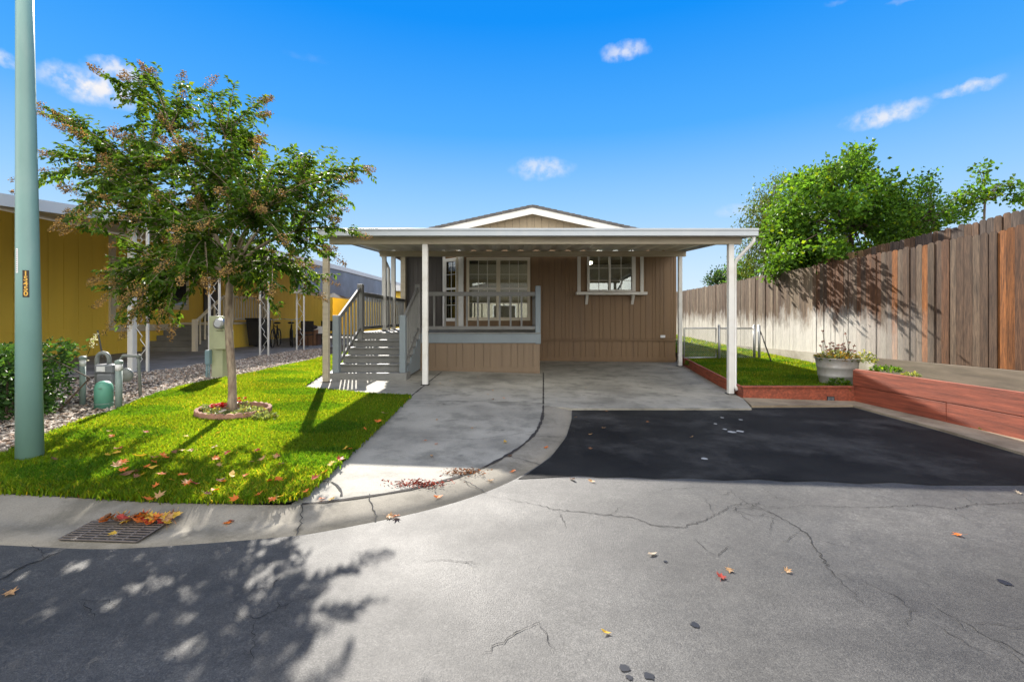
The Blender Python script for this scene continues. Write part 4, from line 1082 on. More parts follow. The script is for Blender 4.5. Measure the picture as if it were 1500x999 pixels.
# scaffold limbs
limb_t = [at(*p) for p in ((230,330,TY-.3),(280,270,TY+.2),(340,250,TY-.1),(390,290,TY+.3),(430,340,TY-.2),(300,350,TY-.6),(360,360,TY+.6),(210,260,TY+.3),(330,200,TY+.1),(250,190,TY-.2),(440,270,TY+.1),(240,390,TY+.2),(400,390,TY-.3),(300,330,TY+.7),(370,320,TY-.7))]
nodes = []
for q in limb_t:
    m1 = top.lerp(q, .45)+Vector((0,0,.18)); pts = [top-Vector((0,0,.03))]
    for i in range(1, 9):
        t = i/8; pts.append(top*(1-t)**2+m1*2*t*(1-t)+q*t*t)
    tk.tube(pts, [.026*(1-.66*i/8) for i in range(9)], 7); nodes += pts[3:]
P_, D_, S_, U_ = [], [], [], []; pan = []
for q in twigs:
    n0 = min(nodes, key=lambda n: (n-q).length+.25*max(0, n.z-q.z)+rng.uniform(0, .12))
    L_t = (q-n0).length; m1 = n0.lerp(q, .5)+Vector((0, 0, .12*L_t+.05)); pts = []
    for i in range(9):
        t = i/8; pts.append(n0*(1-t)**2+m1*2*t*(1-t)+q*t*t)
    tk.tube(pts, [.009*(1-.75*i/8) for i in range(9)], 4, cap=False)
    n_l = int(14+L_t*36); s0 = max(.0, 1-.95/max(L_t, .3))
    for i in range(n_l):
        t = s0+(1-s0)*(i//2+.5)/(n_l/2); t = min(t, 1)
        p = n0*(1-t)**2+m1*2*t*(1-t)+q*t*t; dv = ((m1-n0)*2*(1-t)+(q-m1)*2*t).normalized()
        sd_ = dv.cross(Vector((0,0,1))); sd_ = sd_.normalized() if sd_.length > .01 else Vector((1,0,0))
        s_ = 1 if i % 2 else -1
        d = (dv*.55+sd_*s_*rng.uniform(.5,1)+Vector((rng.normal()*.25, rng.normal()*.25, rng.normal()*.25-.38))).normalized()
        P_.append(p); D_.append(d); S_.append(rng.uniform(.052, .095)*(1-.25*max(0, t-.8)*5)); U_.append((rng.normal()*.35, rng.normal()*.35, 1))
    for t0 in (.5, .7, .88):
        b0 = n0*(1-t0)**2+m1*2*t0*(1-t0)+q*t0*t0; dv = Vector(rng.normal(size=3)); dv = (dv.normalized()*.9+(q-n0).normalized()*.6+Vector((0,0,-.1))).normalized(); ls = rng.uniform(.16, .34)*(1.25-.6*t0); e0 = b0+dv*ls
        tk.tube([b0, e0], [.003, .0012], 3, cap=False)
        sd_ = dv.cross(Vector((0,0,1))); sd_ = sd_.normalized() if sd_.length > .01 else Vector((1,0,0))
        for i in range(13):
            t = (i//2+.6)/6.5; s_ = 1 if i % 2 else -1
            P_.append(b0.lerp(e0, min(1,t))); D_.append((dv*.55+sd_*s_*rng.uniform(.5,1)+Vector((rng.normal()*.25, rng.normal()*.25, rng.normal()*.25-.4))).normalized()); S_.append(rng.uniform(.05,.09)); U_.append((rng.normal()*.35, rng.normal()*.35, 1))
    if rng.uniform() < .42+.28*(q.x < cen.x)+.2*(n0-q).length*.2: pan.append((q, (q-m1).normalized()))
tk.build('trunk', M['bark'], tree, smooth=True)
P_, D_, S_, U_ = np.array(P_), unit(np.array(D_)), np.array(S_), np.array(U_)
soup('crown', leaf_verts(P_, D_, S_, .52, U_), 4, LEAF, M['myrtle'], tree, tint_rand(len(P_), .55, 1.4, .10, (1.9,1.35,.7)))
SP, ST = [], []
TET = np.array([(1,0,0),(-.5,.87,0),(-.5,-.87,0),(0,0,1.3)])
stem = MB()
for q, d in pan:
    L_p = rng.uniform(.12, .26); n_s = int(rng.uniform(60, 125)); dd = (d+Vector((0,0,.15))).normalized()
    for j in range(n_s):
        t = rng.uniform(0, 1); r_ = .075*(1-.7*t)+.01; o = Vector(rng.normal(size=3)); o = o.normalized()*r_*rng.uniform(.3, 1)
        c_ = q+dd*L_p*t+o; SP.append(TET*rng.uniform(.006, .0105)*(np.array([1,1,1]))+np.array(c_)+rng.normal(size=(4,3))*.002); ST.append(1)
    stem.tube([q, q+dd*L_p], .0025, 3, cap=False)
    for j in range(7):
        t = rng.uniform(.1, .9); o = Vector(rng.normal(size=3)).normalized()*.06; stem.tube([q+dd*L_p*t, q+dd*L_p*t+o], .0015, 3, cap=False)
T = tint_rand(len(SP), .5, 1.7, .25, (1.4,1.3,1.0))
soup('seed_heads', np.array(SP), 4, [(0,1,3),(1,2,3),(2,0,3),(2,1,0)], M['seed'], tree, T)
stem.build('seed_stems', M['bark_dark'], tree)

# flower bed ring
bc = gp(343, 606, LZ); brx, bry = .41, .37
ring = thing('flower_bed_edging', (bc.x, bc.y, bc.z), 'scalloped terracotta edging ring around the tree trunk', 'edging')
for i in range(26):
    a = 2*math.pi*i/26; x, y = bc.x+brx*math.cos(a), bc.y+bry*math.sin(a); mb = MB()
    tx, ty_ = -math.sin(a)*brx, math.cos(a)*bry; l_ = math.hypot(tx, ty_); tx /= l_; ty_ /= l_; nx_, ny_ = ty_, -tx; ww = .055; z = g(x, y)+LZ-.02
    prof_ = [(-ww, 0), (ww, 0), (ww, .065)]+[(ww*math.cos(b), .065+.035*math.sin(b)) for b in (math.pi*.25, math.pi*.5, math.pi*.75)]+[(-ww, .065)]
    mb.prism([(x+tx*u-nx_*.0, y+ty_*u, z+v_) for u, v_ in prof_], (-nx_*.04, -ny_*.04, 0)); mb.build('edging_block', M['terra'], ring, bevel=.005)
n_ = 22; MB().add([(bc.x+(brx-.04)*math.cos(2*math.pi*i/n_), bc.y+(bry-.04)*math.sin(2*math.pi*i/n_), g(bc.x, bc.y)+LZ+.02) for i in range(n_)], [tuple(range(n_))]).build('soil', M['soil'], ring)
def tuft(name, c, r, h, n, s0, mat, parent, stretch=1.0, W=.55, yel=.15, ycol=(1.8,1.3,.7)):
    a = rng.uniform(0, 6.28, n); rr = r*np.sqrt(rng.uniform(0, 1, n)); zz = h*rng.uniform(.1, 1, n)*(1-.5*(rr/r)**2)
    P = np.stack([c[0]+rr*np.cos(a), c[1]+rr*np.sin(a)*stretch, c[2]+zz], 1)
    D = unit(np.stack([np.cos(a)*rr/r+rng.normal(size=n)*.5, np.sin(a)*rr/r+rng.normal(size=n)*.5, rng.uniform(-.1, .9, n)], 1))
    return soup(name, leaf_verts(P, D, rng.uniform(.6, 1.3, n)*s0, W, np.stack([rng.normal(size=n)*.5, rng.normal(size=n)*.5, np.ones(n)], 1)), 4, LEAF, mat, parent, tint_rand(n, .55, 1.4, yel, ycol))
def flower_plant(name, px, py, r, h, label, n_f, fmat, leafn=120):
    c = gp(px, py, LZ); t = thing(name, c, label, 'flower')
    tuft('foliage', c, r, h*.7, leafn, .045, M['herb'], t)
    if n_f:
        P, D = [], []
        for k_ in range(n_f):
            a, rr = rng.uniform(0, 6.28), r*.7*math.sqrt(rng.uniform()); q = np.array([c.x+rr*math.cos(a), c.y+rr*math.sin(a), c.z+h*rng.uniform(.7, 1)])
            for j in range(7):
                b = j*.9; P.append(q); D.append((math.cos(b), math.sin(b), .5))
        P, D = np.array(P), unit(np.array(D)); soup('blossom', leaf_verts(P, D, np.full(len(P), .028), .8, np.tile((0,0,1.), (len(P),1))), 4, LEAF, M[fmat], t, tint_rand(len(P), .7, 1.3, 0))
flower_plant('flowering_plant', 320, 612, .12, .16, 'bright red flowers left of the tree trunk in the bed', 30, 'red_flower')
flower_plant('flowering_plant', 353, 600, .10, .14, 'dark red flowers just right of the tree trunk', 12, 'red_flower', 60)
flower_plant('leafy_plant', 366, 610, .17, .15, 'pale green leafy plant spreading right of the trunk in the bed', 0, None, 320)
flower_plant('leafy_plant', 388, 615, .12, .11, 'small sprawling plant spilling over the right side of the edging', 0, None, 160)
flower_plant('leafy_plant', 302, 606, .08, .15, 'small upright plant inside the left side of the edging', 0, None, 70)

# ------------------------------------------------------------------ street lamp pole
pb = gp(44, 672, LZ)
pole = thing('lamp_pole', pb, 'tall green painted metal pole at the left lawn edge', 'pole')
mb = MB(); tp = at(36, 0, pb.y); z_t = 5.2; k_ = (z_t-pb.z)/(tp.z-pb.z)
tpp = pb+(tp-pb)*k_; r0, r1 = 18.2/F*pb.y*.86, 11.3/F*pb.y*.86
r_t = r0+(r1-r0)*k_
mb.tube([pb-Vector((0,0,.1)), pb.lerp(tpp, .33), pb.lerp(tpp, .66), tpp], [r0, r0+(r_t-r0)*.33, r0+(r_t-r0)*.66, r_t], 32)
mb.build('shaft', M['lamp_green'], pole, smooth=True)
def pole_face(px, py):
    """point on the pole's surface seen from the survey position"""
    t = (at(px, py, pb.y).z-pb.z)/(tpp.z-pb.z); c_ = pb.lerp(tpp, t); r_ = r0+(r_t-r0)*t
    return c_, r_
M['num_bg'] = plain('dark_number_strip', (.03, .02, .012), .5); M['num_fg'] = plain('orange_digits', (.75, .42, .06), .5)
tocam = Vector((-pb.x, -pb.y, 0)).normalized(); sidev = Vector((-tocam.y, tocam.x, 0))
sidev = sidev if sidev.x > 0 else -sidev
mb = MB()
def curved(mb, px0, px1, py0, py1, off, m=0):
    # patch on the cylinder
    c0, r_ = pole_face(0, (py0+py1)/2); n = 6; vs = []
    zt, zb = at(0, py0, pb.y).z, at(0, py1, pb.y).z
    hw = 18/F*pb.y*.86
    for i in range(n+1):
        u = px0+(px1-px0)*i/n; a = math.asin(max(-.98, min(.98, u)))
        for z in (zb, zt):
            cc, rr = pole_face(0, CY-(z-HC)*F/pb.y); p = cc+(tocam*math.cos(a)+sidev*math.sin(a))*(rr+off); vs.append((p.x, p.y, z))
    mb.add(vs, [(2*i, 2*i+2, 2*i+3, 2*i+1) for i in range(n)], m)
curved(mb, -.40, .10, 397, 436, .002); nb = mb.build('number_strip', M['num_bg'], pole)
mb = MB(); curved(mb, -.88, -.72, 366, 401, .002); mb.build('white_label', M['soft_white'], pole)
mb = MB()
for i in range(11): curved(mb, -.85, -.76, 368+i*3, 369.2+i*3, .003)
mb.build('label_print', M['meter_grey'], pole)
font_done = False
for i, ch_ in enumerate('15450'):
    cu = bpy.data.curves.new('digit', 'FONT'); cu.body = ch_; cu.size = .052; cu.align_x = 'CENTER'; cu.align_y = 'CENTER'; cu.extrude = .0006; cu.offset = .0014
    to = bpy.data.objects.new('digit_tmp', cu); COL.objects.link(to); bpy.context.view_layer.update()
    me = bpy.data.meshes.new_from_object(to.evaluated_get(bpy.context.evaluated_depsgraph_get())); bpy.data.objects.remove(to)
    py = 402+i*7.25; z = at(0, py, pb.y).z; c_, r_ = pole_face(0, py); a = math.asin(-.16); nrm = tocam*math.cos(a)+sidev*math.sin(a)
    p = c_+nrm*(r_+.0045); p.z = z; tx = Vector((0,0,1)).cross(nrm).normalized()
    mat_ = Matrix((( tx.x, 0, nrm.x, p.x), (tx.y, 0, nrm.y, p.y), (tx.z, 1, nrm.z, p.z), (0,0,0,1))); me.transform(mat_)
    me.materials.clear(); me.materials.append(M['num_fg']); o = bpy.data.objects.new('digit', me); link(o, nb)

# ------------------------------------------------------------------ hedge and utilities
def hedge(name, x0, x1, y0, y1, h, n, label):
    t = thing(name, ((x0+x1)/2, (y0+y1)/2, g((x0+x1)/2, (y0+y1)/2)), label, 'hedge')
    P = rng.uniform(0, 1, (n*2, 3)); e = np.min(np.stack([P[:,0], 1-P[:,0], P[:,1], 1-P[:,1], 1-P[:,2]], 1), 1); P = P[e < .10+.12*rng.uniform(0,1,len(P))][:n]
    N = len(P); W_ = np.stack([x0+(x1-x0)*P[:,0], y0+(y1-y0)*P[:,1], P[:,2]*h], 1)
    lump = .09*np.sin(W_[:,0]*5+W_[:,2]*4)+.08*np.sin(W_[:,1]*6+1)+.05*np.sin(W_[:,1]*13+W_[:,2]*9)
    c = np.array([(x0+x1)/2, (y0+y1)/2, h*.4]); out = unit(W_-c); W_ = W_+out*lump[:,None]
    W_[:,2] += G(W_[:,0], W_[:,1])+.03
    D = unit(out+rng.normal(size=(N,3))*.7)
    soup('foliage', leaf_verts(W_, D, rng.uniform(.04, .075, N), .55), 4, LEAF, M['hedge'], t, tint_rand(N, .5, 1.5, .08, (1.6,1.4,.7)))
    mb = MB()
    for i in range(34):
        x, y = rng.uniform(x0+.15, x1-.1), rng.uniform(y0, y1-.1); z = g(x, y); mb.tube([(x, y, z), (x+rng.normal()*.12, y+rng.normal()*.12, z+h*.5), (x+rng.normal()*.25, y+rng.normal()*.25, z+h*.92)], [.014,.01,.004], 5)
    mb.build('stems', M['bark_dark'], t)
    cz = g((x0+x1)/2, (y0+y1)/2)
    return t
hedge('hedge', -6.6, -5.32, 2.8, 5.85, .80, 15000, 'dark green clipped hedge beside the green pole')

def bollard(px, py, h, r, label):
    b = gp(px, py, .01); t = thing('bollard', b, label, 'post', 'utility marker posts')
    MB().lathe(b, [(r,0),(r,h-.12)], 16).build('shaft', M['post_green'], t, smooth=True)
    MB().lathe(b+Vector((0,0,h-.12)), [(r+.001,.0),(r+.001,.08)], 16).build('reflective_band', M['soft_white'], t, smooth=True)
    MB().lathe(b+Vector((0,0,h-.04)), [(r+.008,0),(r+.008,.035),(r*.5,.05)], 16).build('cap', M['post_green'], t, smooth=False)
bollard(121, 595, .63, .032, 'grey green marker post touching the right end of the hedge')
bollard(174, 601, .61, .036, 'grey green marker post standing in front of the gas meter')
b = gp(152, 598, .01); dome = thing('utility_dome', b, 'small jade green domed cable pedestal beside the marker post', 'pedestal')
MB().lathe(b, [(.095,0),(.095,.25),(.088,.29),(.07,.32),(.04,.338),(.0,.345)], 20).build('dome', M['jade'], dome, smooth=True)
MB().lathe(b, [(.098,.06),(.098,.068)], 20).build('seam', M['post_green'], dome)
MB().box((b.x+.01, b.y-.099, b.z+.26), (b.x+.05, b.y-.088, b.z+.266)).build('nameplate', M['post_green'], dome)
# gas meter
mY = 6.5; mc = at(160, 548, mY); gm_ = thing('gas_meter', (mc.x, mc.y, g(mc.x, mc.y)), 'grey gas meter with bent pipes behind the marker posts', 'meter')
mb = MB(); mb.box((mc.x-.11, mY-.09, mc.z-.14), (mc.x+.11, mY+.09, mc.z+.02)); mb.build('meter_body', M['meter_grey'], gm_, bevel=.025)
mb = MB(); mb.box((mc.x-.125, mY-.10, mc.z+.021), (mc.x+.125, mY+.10, mc.z+.14)); mb.build('meter_head', M['meter_grey'], gm_, bevel=.02)
MB().box((mc.x-.085, mY-.106, mc.z+.045), (mc.x+.03, mY-.1005, mc.z+.115)).build('dial', M['soft_white'], gm_)
MB().ball((mc.x+.19, mY+.05, mc.z-.02), (.10,.06,.10), 14).build('regulator', M['pipe'], gm_, smooth=True)
mb = MB(); xl, xr2 = mc.x-.17, mc.x-.0; zt_ = mc.z+.29
arc = [(xl, mY, g(xl, mY)), (xl, mY, zt_-.08)]+[((xl+xr2)/2-(xr2-xl)/2*math.cos(a), mY, zt_-.08+.085*math.sin(a)) for a in (.5, 1.05, 1.57, 2.1, 2.6)]+[(xr2, mY, zt_-.08), (xr2, mY, mc.z+.13)]
mb.tube(arc, .026, 10); mb.build('pipe', M['pipe'], gm_, smooth=True)
p0, p1 = at(177, 541, mY), at(203, 521, mY); bb = gp(206, 583, .0)
mb = MB(); mb.tube([(mc.x+.1, mY, mc.z+.1), (p0.x, mY, p1.z-.05), (p0.x+.03, mY, p1.z), (p1.x-.03, mY, p1.z-.005), (p1.x, mY, p1.z-.04), (bb.x, bb.y, bb.z-.03)], .02, 10); mb.ball((p1.x, mY, p1.z-.01), .033); mb.build('pipe', M['pipe'], gm_, smooth=True)
# white-flowered sprig
s0_ = gp(118, 585, 0); sp = thing('flowering_sprig', s0_, 'arching pale flower spike leaning right above the hedge', 'plant')
q = [at(120, 545, s0_.y), at(128, 520, s0_.y), at(136, 500, s0_.y), at(143, 488, s0_.y)]
MB().tube([s0_]+q, [.006,.005,.004,.003,.002], 5).build('stem', M['herb'], sp)
P = []; D = []
for i in range(70):
    t = rng.uniform(0, 1); a = q[1].lerp(q[3], t) if t > .3 else q[0].lerp(q[1], .6+t); P.append(np.array(a)+rng.normal(size=3)*.014); D.append(rng.normal(size=3))
soup('blossom', leaf_verts(np.array(P), unit(np.array(D)), rng.uniform(.02, .035, 70), .8), 4, LEAF, M['cream_petal'], sp, tint_rand(70, .7, 1.2, .3, (.9,1.1,.5)))
# electric meter pedestal
eb = gp(316, 555, .0); Ye = eb.y; ep = thing('meter_pedestal', eb, 'pale olive electric meter pedestal with round meter on the gravel', 'meter')
X = lambda px: (px-CX)/F*Ye
Zy = lambda py: HC+(CY-py)/F*Ye
MB().box((X(311), Ye-.02, eb.z-.05), (X(327), Ye+.16, Zy(511))).build('leg', M['pedestal'], ep, bevel=.006)
MB().box((X(308), Ye-.03, Zy(512)), (X(319), Ye+.18, Zy(463))).build('cabinet', M['pedestal'], ep, bevel=.006)
MB().box((X(317.5), Ye-.09, Zy(511)), (X(334), Ye+.17, Zy(485))).build('breaker_box', M['pedestal'], ep, bevel=.006)
MB().box((X(319.5), Ye-.05, Zy(484.5)), (X(331), Ye+.15, Zy(464))).build('meter_socket', M['pedestal'], ep, bevel=.01)
mb = MB(); c_ = Vector((X(327), Ye-.05, Zy(474))); mb.tube([c_, c_+Vector((0,-.10,0)), c_+Vector((0,-.115,0))], [.095,.09,.06], 20); mb.build('meter', M['steel'], ep, smooth=False)
MB().box((X(305), Ye-.10, Zy(533)), (X(312), Ye-.025, Zy(512.5))).build('junction_box', M['blue_box'], ep, bevel=.006)
MB().tube([(X(306), Ye-.05, Zy(533)), (X(305), Ye-.05, eb.z-.02)], .02, 8).build('conduit', M['blue_box'], ep, smooth=True)
MB().tube([(X(309.5), Ye-.05, Zy(533)), (X(309), Ye-.05, eb.z-.02)], .012, 8).build('conduit', M['blue_box'], ep, smooth=True)

# ------------------------------------------------------------------ drain grate
gpx = [(86,793),(200,797),(246,768),(134,767)]
Q = [gp(x, y, -.040) for x, y in gpx]
dg = thing('drain_grate', Q[0].lerp(Q[2], .5), 'rusty iron storm drain grate in the concrete gutter', 'drain')
mb = MB()
def qp(u, v_, dz=0): 
    a = Q[0].lerp(Q[1], u); b_ = Q[3].lerp(Q[2], u); p = a.lerp(b_, v_); return Vector((p.x, p.y, g(p.x, p.y)-.030+dz))
MB().add([qp(0,0,-.002), qp(1,0,-.002), qp(1,1,-.002), qp(0,1,-.002)], [(0,1,2,3)]).build('pit_shade', M['black'], dg)  # flat black sheet painted as the darkness below the bars
for i in range(9): mb.bar(qp(0, i/8, .006), qp(1, i/8, .006), .008, .006)
M['grate'] = plain('rusty_grate', (.12,.10,.085), .7, .3, 30)
mb.build('bars', M['grate'], dg)
mb = MB()
for i in range(6): mb.bar(qp(i/5, 0, .005), qp(i/5, 1, .005), .008, .005)
mb.build('cross_bars', M['grate'], dg)

# ------------------------------------------------------------------ planter tub
tbY = 8.45; tc_ = Vector(((1226-CX)/F*tbY, tbY, 0)); tc_.z = float(lawn_r(tc_.x, tbY))-.02
tub = thing('planter_tub', tc_, 'round galvanised tub on the raised lawn filled with dry flowers', 'planter')
h_ = HC+(CY-524)/F*tbY-tc_.z
mb = MB(); mb.lathe(tc_, [(.265,0),(.285,h_*.3),(.30,h_*.33),(.295,h_*.38),(.31,h_*.62),(.322,h_*.65),(.316,h_*.70),(.335,h_*.97),(.352,h_),(.335,h_*1.01),(.325,h_*.97),(.32,h_*.86)], 32, cap=False); mb.build('tub', M['tub'], tub, smooth=True)
MB().lathe(tc_+Vector((0,0,h_*.86)), [(.0,.0),(.325,.0)], 24, cap=False).build('soil', M['soil'], tub)
t2 = thing('flowering_plant', tc_+Vector((0,0,h_*.86)), 'straggly half dry flowering plant growing in the galvanised tub', 'plant')
tuft('foliage', tc_+Vector((0,0,h_*.84)), .33, .20, 520, .065, M['herb'], t2, yel=.4, ycol=(2.0,1.0,.5))
mb = MB(); DH = []
for i in range(26):
    a = rng.uniform(0, 6.28); r_ = .3*math.sqrt(rng.uniform()); b = tc_+Vector((r_*.8*math.cos(a), r_*.8*math.sin(a), h_*.86)); e = b+Vector((rng.normal()*.07, rng.normal()*.07, rng.uniform(.18, .36)))
    if i < 2: e = b+Vector((-.08, 0, .5+.04*i))
    mb.tube([b, b.lerp(e, .5)+Vector((rng.normal()*.02,0,0)), e], .0045, 4); DH.append(e)
for e in DH:
    for j in range(9):
        d = Vector(rng.normal(size=3)).normalized(); r_ = d.orthogonal()*.012; l_ = rng.uniform(.02, .045); mb.add([e, e+d*l_*.45+r_, e+d*l_, e+d*l_*.45-r_], [(0,1,2),(0,2,3)], 1)
M['dry_head'] = plain('dry_flower_head', (.16,.06,.03), .8, .4, 30)
mb.build('flower_stems', [M['bark_dark'], M['dry_head']], t2)
def ground_plant(px, py, z, r, h, n, label, mat='herb', s0=.05):
    Y = F*(HC-z)/(py-CY); c = ((px-CX)/F*Y, Y, z); t = thing('leafy_plant', c, label, 'plant'); tuft('foliage', c, r, h, n, s0, M[mat], t, yel=.25, ycol=(2.2,1.7,.6)); return t
ground_plant(1228, 566, .12, .16, .14, 240, 'yellow green clump at the foot of the galvanised tub', 'broad')
ground_plant(1268, 534, .45, .17, .26, 260, 'bushy weed between the galvanised tub and the red wall end')
ground_plant(1298, 545, .42, .20, .10, 240, 'low weeds behind the far end of the red wall', 'broad')
ground_plant(1440, 632, -.1, .05, .05, 60, 'tiny weed at the base of the red wall', 'broad', .03)
ground_plant(1335, 553, .42, .10, .07, 70, 'sparse dry weeds in the bed above the red wall')
ground_plant(1008, 536, .12, .07, .14, 90, 'small clump by the carport rear post', 'broad')

# ------------------------------------------------------------------ trees beyond the fence
def bg_tree(name, label, envp, Y, dpt, n_cl, per, mat, base, leaf=.085, crad=.30, tint=(.5,1.5), trunk_r=.11, W=.7, droop=0, yel=.1, over=()):
    pts = np.stack([rng.uniform(min(p[0] for p in envp), max(p[0] for p in envp), n_cl*8), rng.uniform(min(p[1] for p in envp), max(p[1] for p in envp), n_cl*8)], 1)
    pts = pts[inside(pts, envp)][:n_cl]
    cx_, cy_ = np.mean([p[0] for p in envp]), np.mean([p[1] for p in envp]); hw = (max(p[0] for p in envp)-min(p[0] for p in envp))/2; hh = (max(p[1] for p in envp)-min(p[1] for p in envp))/2
    t = thing(name, base, label, 'tree', 'trees beyond the fence'); base = Vector(base); CL = []
    for px, py in pts:
        d2 = min(.95, ((px-cx_)/hw)**2*.8+((py-cy_)/hh)**2*.8); CL.append(at(px, py, Y+rng.uniform(-1,1)*dpt*math.sqrt(1-d2)))
    CL += [Vector(o_) for o_ in over]
    tk_ = MB(); cc = at(cx_, cy_+hh*.35, Y); tk_.tube([base, base.lerp(cc, .5)+Vector((.08,.05,0)), cc], [trunk_r, trunk_r*.8, trunk_r*.5], 9)
    P, D, T = [], [], []
    for c in CL:
        if rng.uniform() < .5:
            m = cc.lerp(c, .5)+Vector((0,0,.15)); tk_.tube([cc, m, c], [trunk_r*.28, trunk_r*.16, .006], 5, cap=False)
        n = int(per*rng.uniform(.6, 1.4)); o = rng.normal(size=(n,3))*crad*np.array([.55,.55,.5]); p = np.array(c)+o; P.append(p)
        D.append(unit(o+rng.normal(size=(n,3))*.25+np.array([0,0,-droop-.05]))); T.append(np.ones((n,3))*rng.uniform(.6, 1.4)*rng.uniform(*tint, (n,1)))
    P, D, T = np.concatenate(P), np.concatenate(D), np.concatenate(T); k_ = rng.uniform(0,1,len(P)) < yel; T[k_] *= np.array([1.8,1.25,.6])
    tk_.build('trunk', M['bark_dark'], t, smooth=True)
    soup('crown', leaf_verts(P, D, rng.uniform(.6, 1.25, len(P))*leaf, W), 4, LEAF, M[mat], t, T)
    return t
bg_tree('broadleaf_tree', 'dense bright green tree hanging over the board fence', [(1125,405),(1132,330),(1140,290),(1165,256),(1200,265),(1213,245),(1238,236),(1248,218),(1262,224),(1276,254),(1290,282),(1306,256),(1326,268),(1345,306),(1362,330),(1330,355),(1300,380),(1260,402),(1200,405)], 12.9, 1.9, 165, 150, 'broad', (9.0, 13.2, 0), .115, .27, over=[(rng.uniform(6.45, 7.0), y_, rng.uniform(2.5, 2.95)) for y_ in np.linspace(10.3, 12.6, 5)]+[tuple(at(a_, b_, 12.9)) for a_, b_ in ((1250,226),(1243,244),(1258,242),(1250,256),(1262,262),(1232,258),(1150,270),(1195,268))])
bg_tree('broadleaf_tree', 'arching leafy branches reaching right above the fence boards', [(1310,350),(1318,300),(1342,275),(1370,250),(1358,290),(1396,278),(1380,302),(1432,302),(1424,314),(1385,330),(1345,352)], 11.0, .5, 56, 40, 'broad', (9.2, 11.6, 0), .085, .19, trunk_r=.06)
bg_tree('olive_green_tree', 'narrow olive green tree at the left end of the fence trees', [(1086,405),(1090,330),(1104,300),(1113,268),(1120,290),(1140,258),(1150,262),(1155,330),(1150,395)], 18, 1.1, 120, 64, 'olive', (9.6, 18.4, 0), .10, .36, droop=.6, W=.45, yel=.15)
bg_tree('young_tree', 'single leafy sprig standing above the fence at the right edge', [(1385,310),(1395,285),(1415,280),(1425,245),(1445,243),(1440,275),(1470,270),(1500,265),(1520,300),(1470,290),(1440,300),(1410,312)], 9.2, .25, 40, 24, 'broad', (9.2, 9.4, 0), .085, .13, trunk_r=.035)
bg_tree('distant_tree', 'small pale green tree far behind the carport right post', [(1062,412),(1066,388),(1080,380),(1096,385),(1110,410),(1085,416)], 24, .9, 50, 40, 'broad', (11.5, 24, 0), .12, .4)
bg_tree('distant_tree', 'small dark conifer far behind the chain link gate', [(1038,416),(1045,404),(1056,399),(1066,408),(1070,416)], 30, .6, 26, 50, 'deep', (13.2, 30, 0), .14, .4)

# ------------------------------------------------------------------ yellow neighbour house
NXW, NXP = -11.8, -7.1
nh = thing('neighbour_house', (NXW, 12, .2), 'yellow manufactured home with white trim and covered carport at the left', 'house')
nz = .2
def nx_y(px, X=NXW): return X*F/(px-CX)
def nz_(px, py, X=NXW): return HC+(CY-py)/F*nx_y(px, X)
mb = MB(); y = 4.0; i = 0
n1 = (nx_y(172), nx_y(206)); n2 = (nx_y(226), nx_y(272))
wz0, wz1 = nz_(200, 445), 2.95
while y < 31:
    y2 = min(y+.42, 31); mb.box((NXW-.02, y+.006, nz), (NXW, y2-.006, 3.78)); y = y2
mb.box((NXW-.1, 4, nz), (NXW-.021, 31, 3.78)); mb.box((NXW-6, 4, nz), (NXW-.101, 4.1, 3.78)); mb.box((NXW-6, 30.9, nz), (NXW-.101, 31, 3.78))
mb.build('wall', M['yellow'], nh)
mb = MB(); zb_ = nz_(160, 482); mb.box((NXW+.001, 4, zb_-.03), (NXW+.02, nx_y(160), zb_+.02)); mb.build('belt_board', M['yellow'], nh)
mb = MB(); mb.box((NXW+.001, nx_y(159), nz_(160,484)), (NXW+.06, nx_y(167), 3.75)); mb.build('corner_trim', M['ytrim'], nh)
mb = MB(); mb.box((NXW+.001, nx_y(167)+.01, nz_(230,484)), (NXW+.06, nx_y(296), nz_(230,475))); mb.build('trim_board', M['ytrim'], nh)
for a, b in (n1, n2):
    f_ = MB(); f_.box((NXW+.001, a-.1, wz0-.16), (NXW+.05, b+.1, wz0)); f_.box((NXW+.001, a-.1, wz1), (NXW+.05, b+.1, wz1+.14)); f_.box((NXW+.001, a-.1, wz0+.001), (NXW+.045, a, wz1-.001)); f_.box((NXW+.001, b, wz0+.001), (NXW+.045, b+.1, wz1-.001)); f_.box((NXW+.001, (a+b)/2-.04, wz0+.001), (NXW+.04, (a+b)/2+.04, wz1-.001))
    wn_ = f_.build('window', M['ytrim'], nh); MB().box((NXW+.002, a+.001, wz0+.002), (NXW+.02, b-.001, wz1-.002)).build('pane', M['darkglass'], wn_)
# doors further along
dy0, dy1 = nx_y(446, -11.8), nx_y(452, -11.8)
MB().box((NXW+.001, 22.0, .9), (NXW+.04, 22.9, 2.9)).build('door', M['navy'], nh)
MB().box((NXW+.001, 18.0, 1.15), (NXW+.04, 18.9, 3.1)).build('door', M['black'], nh)
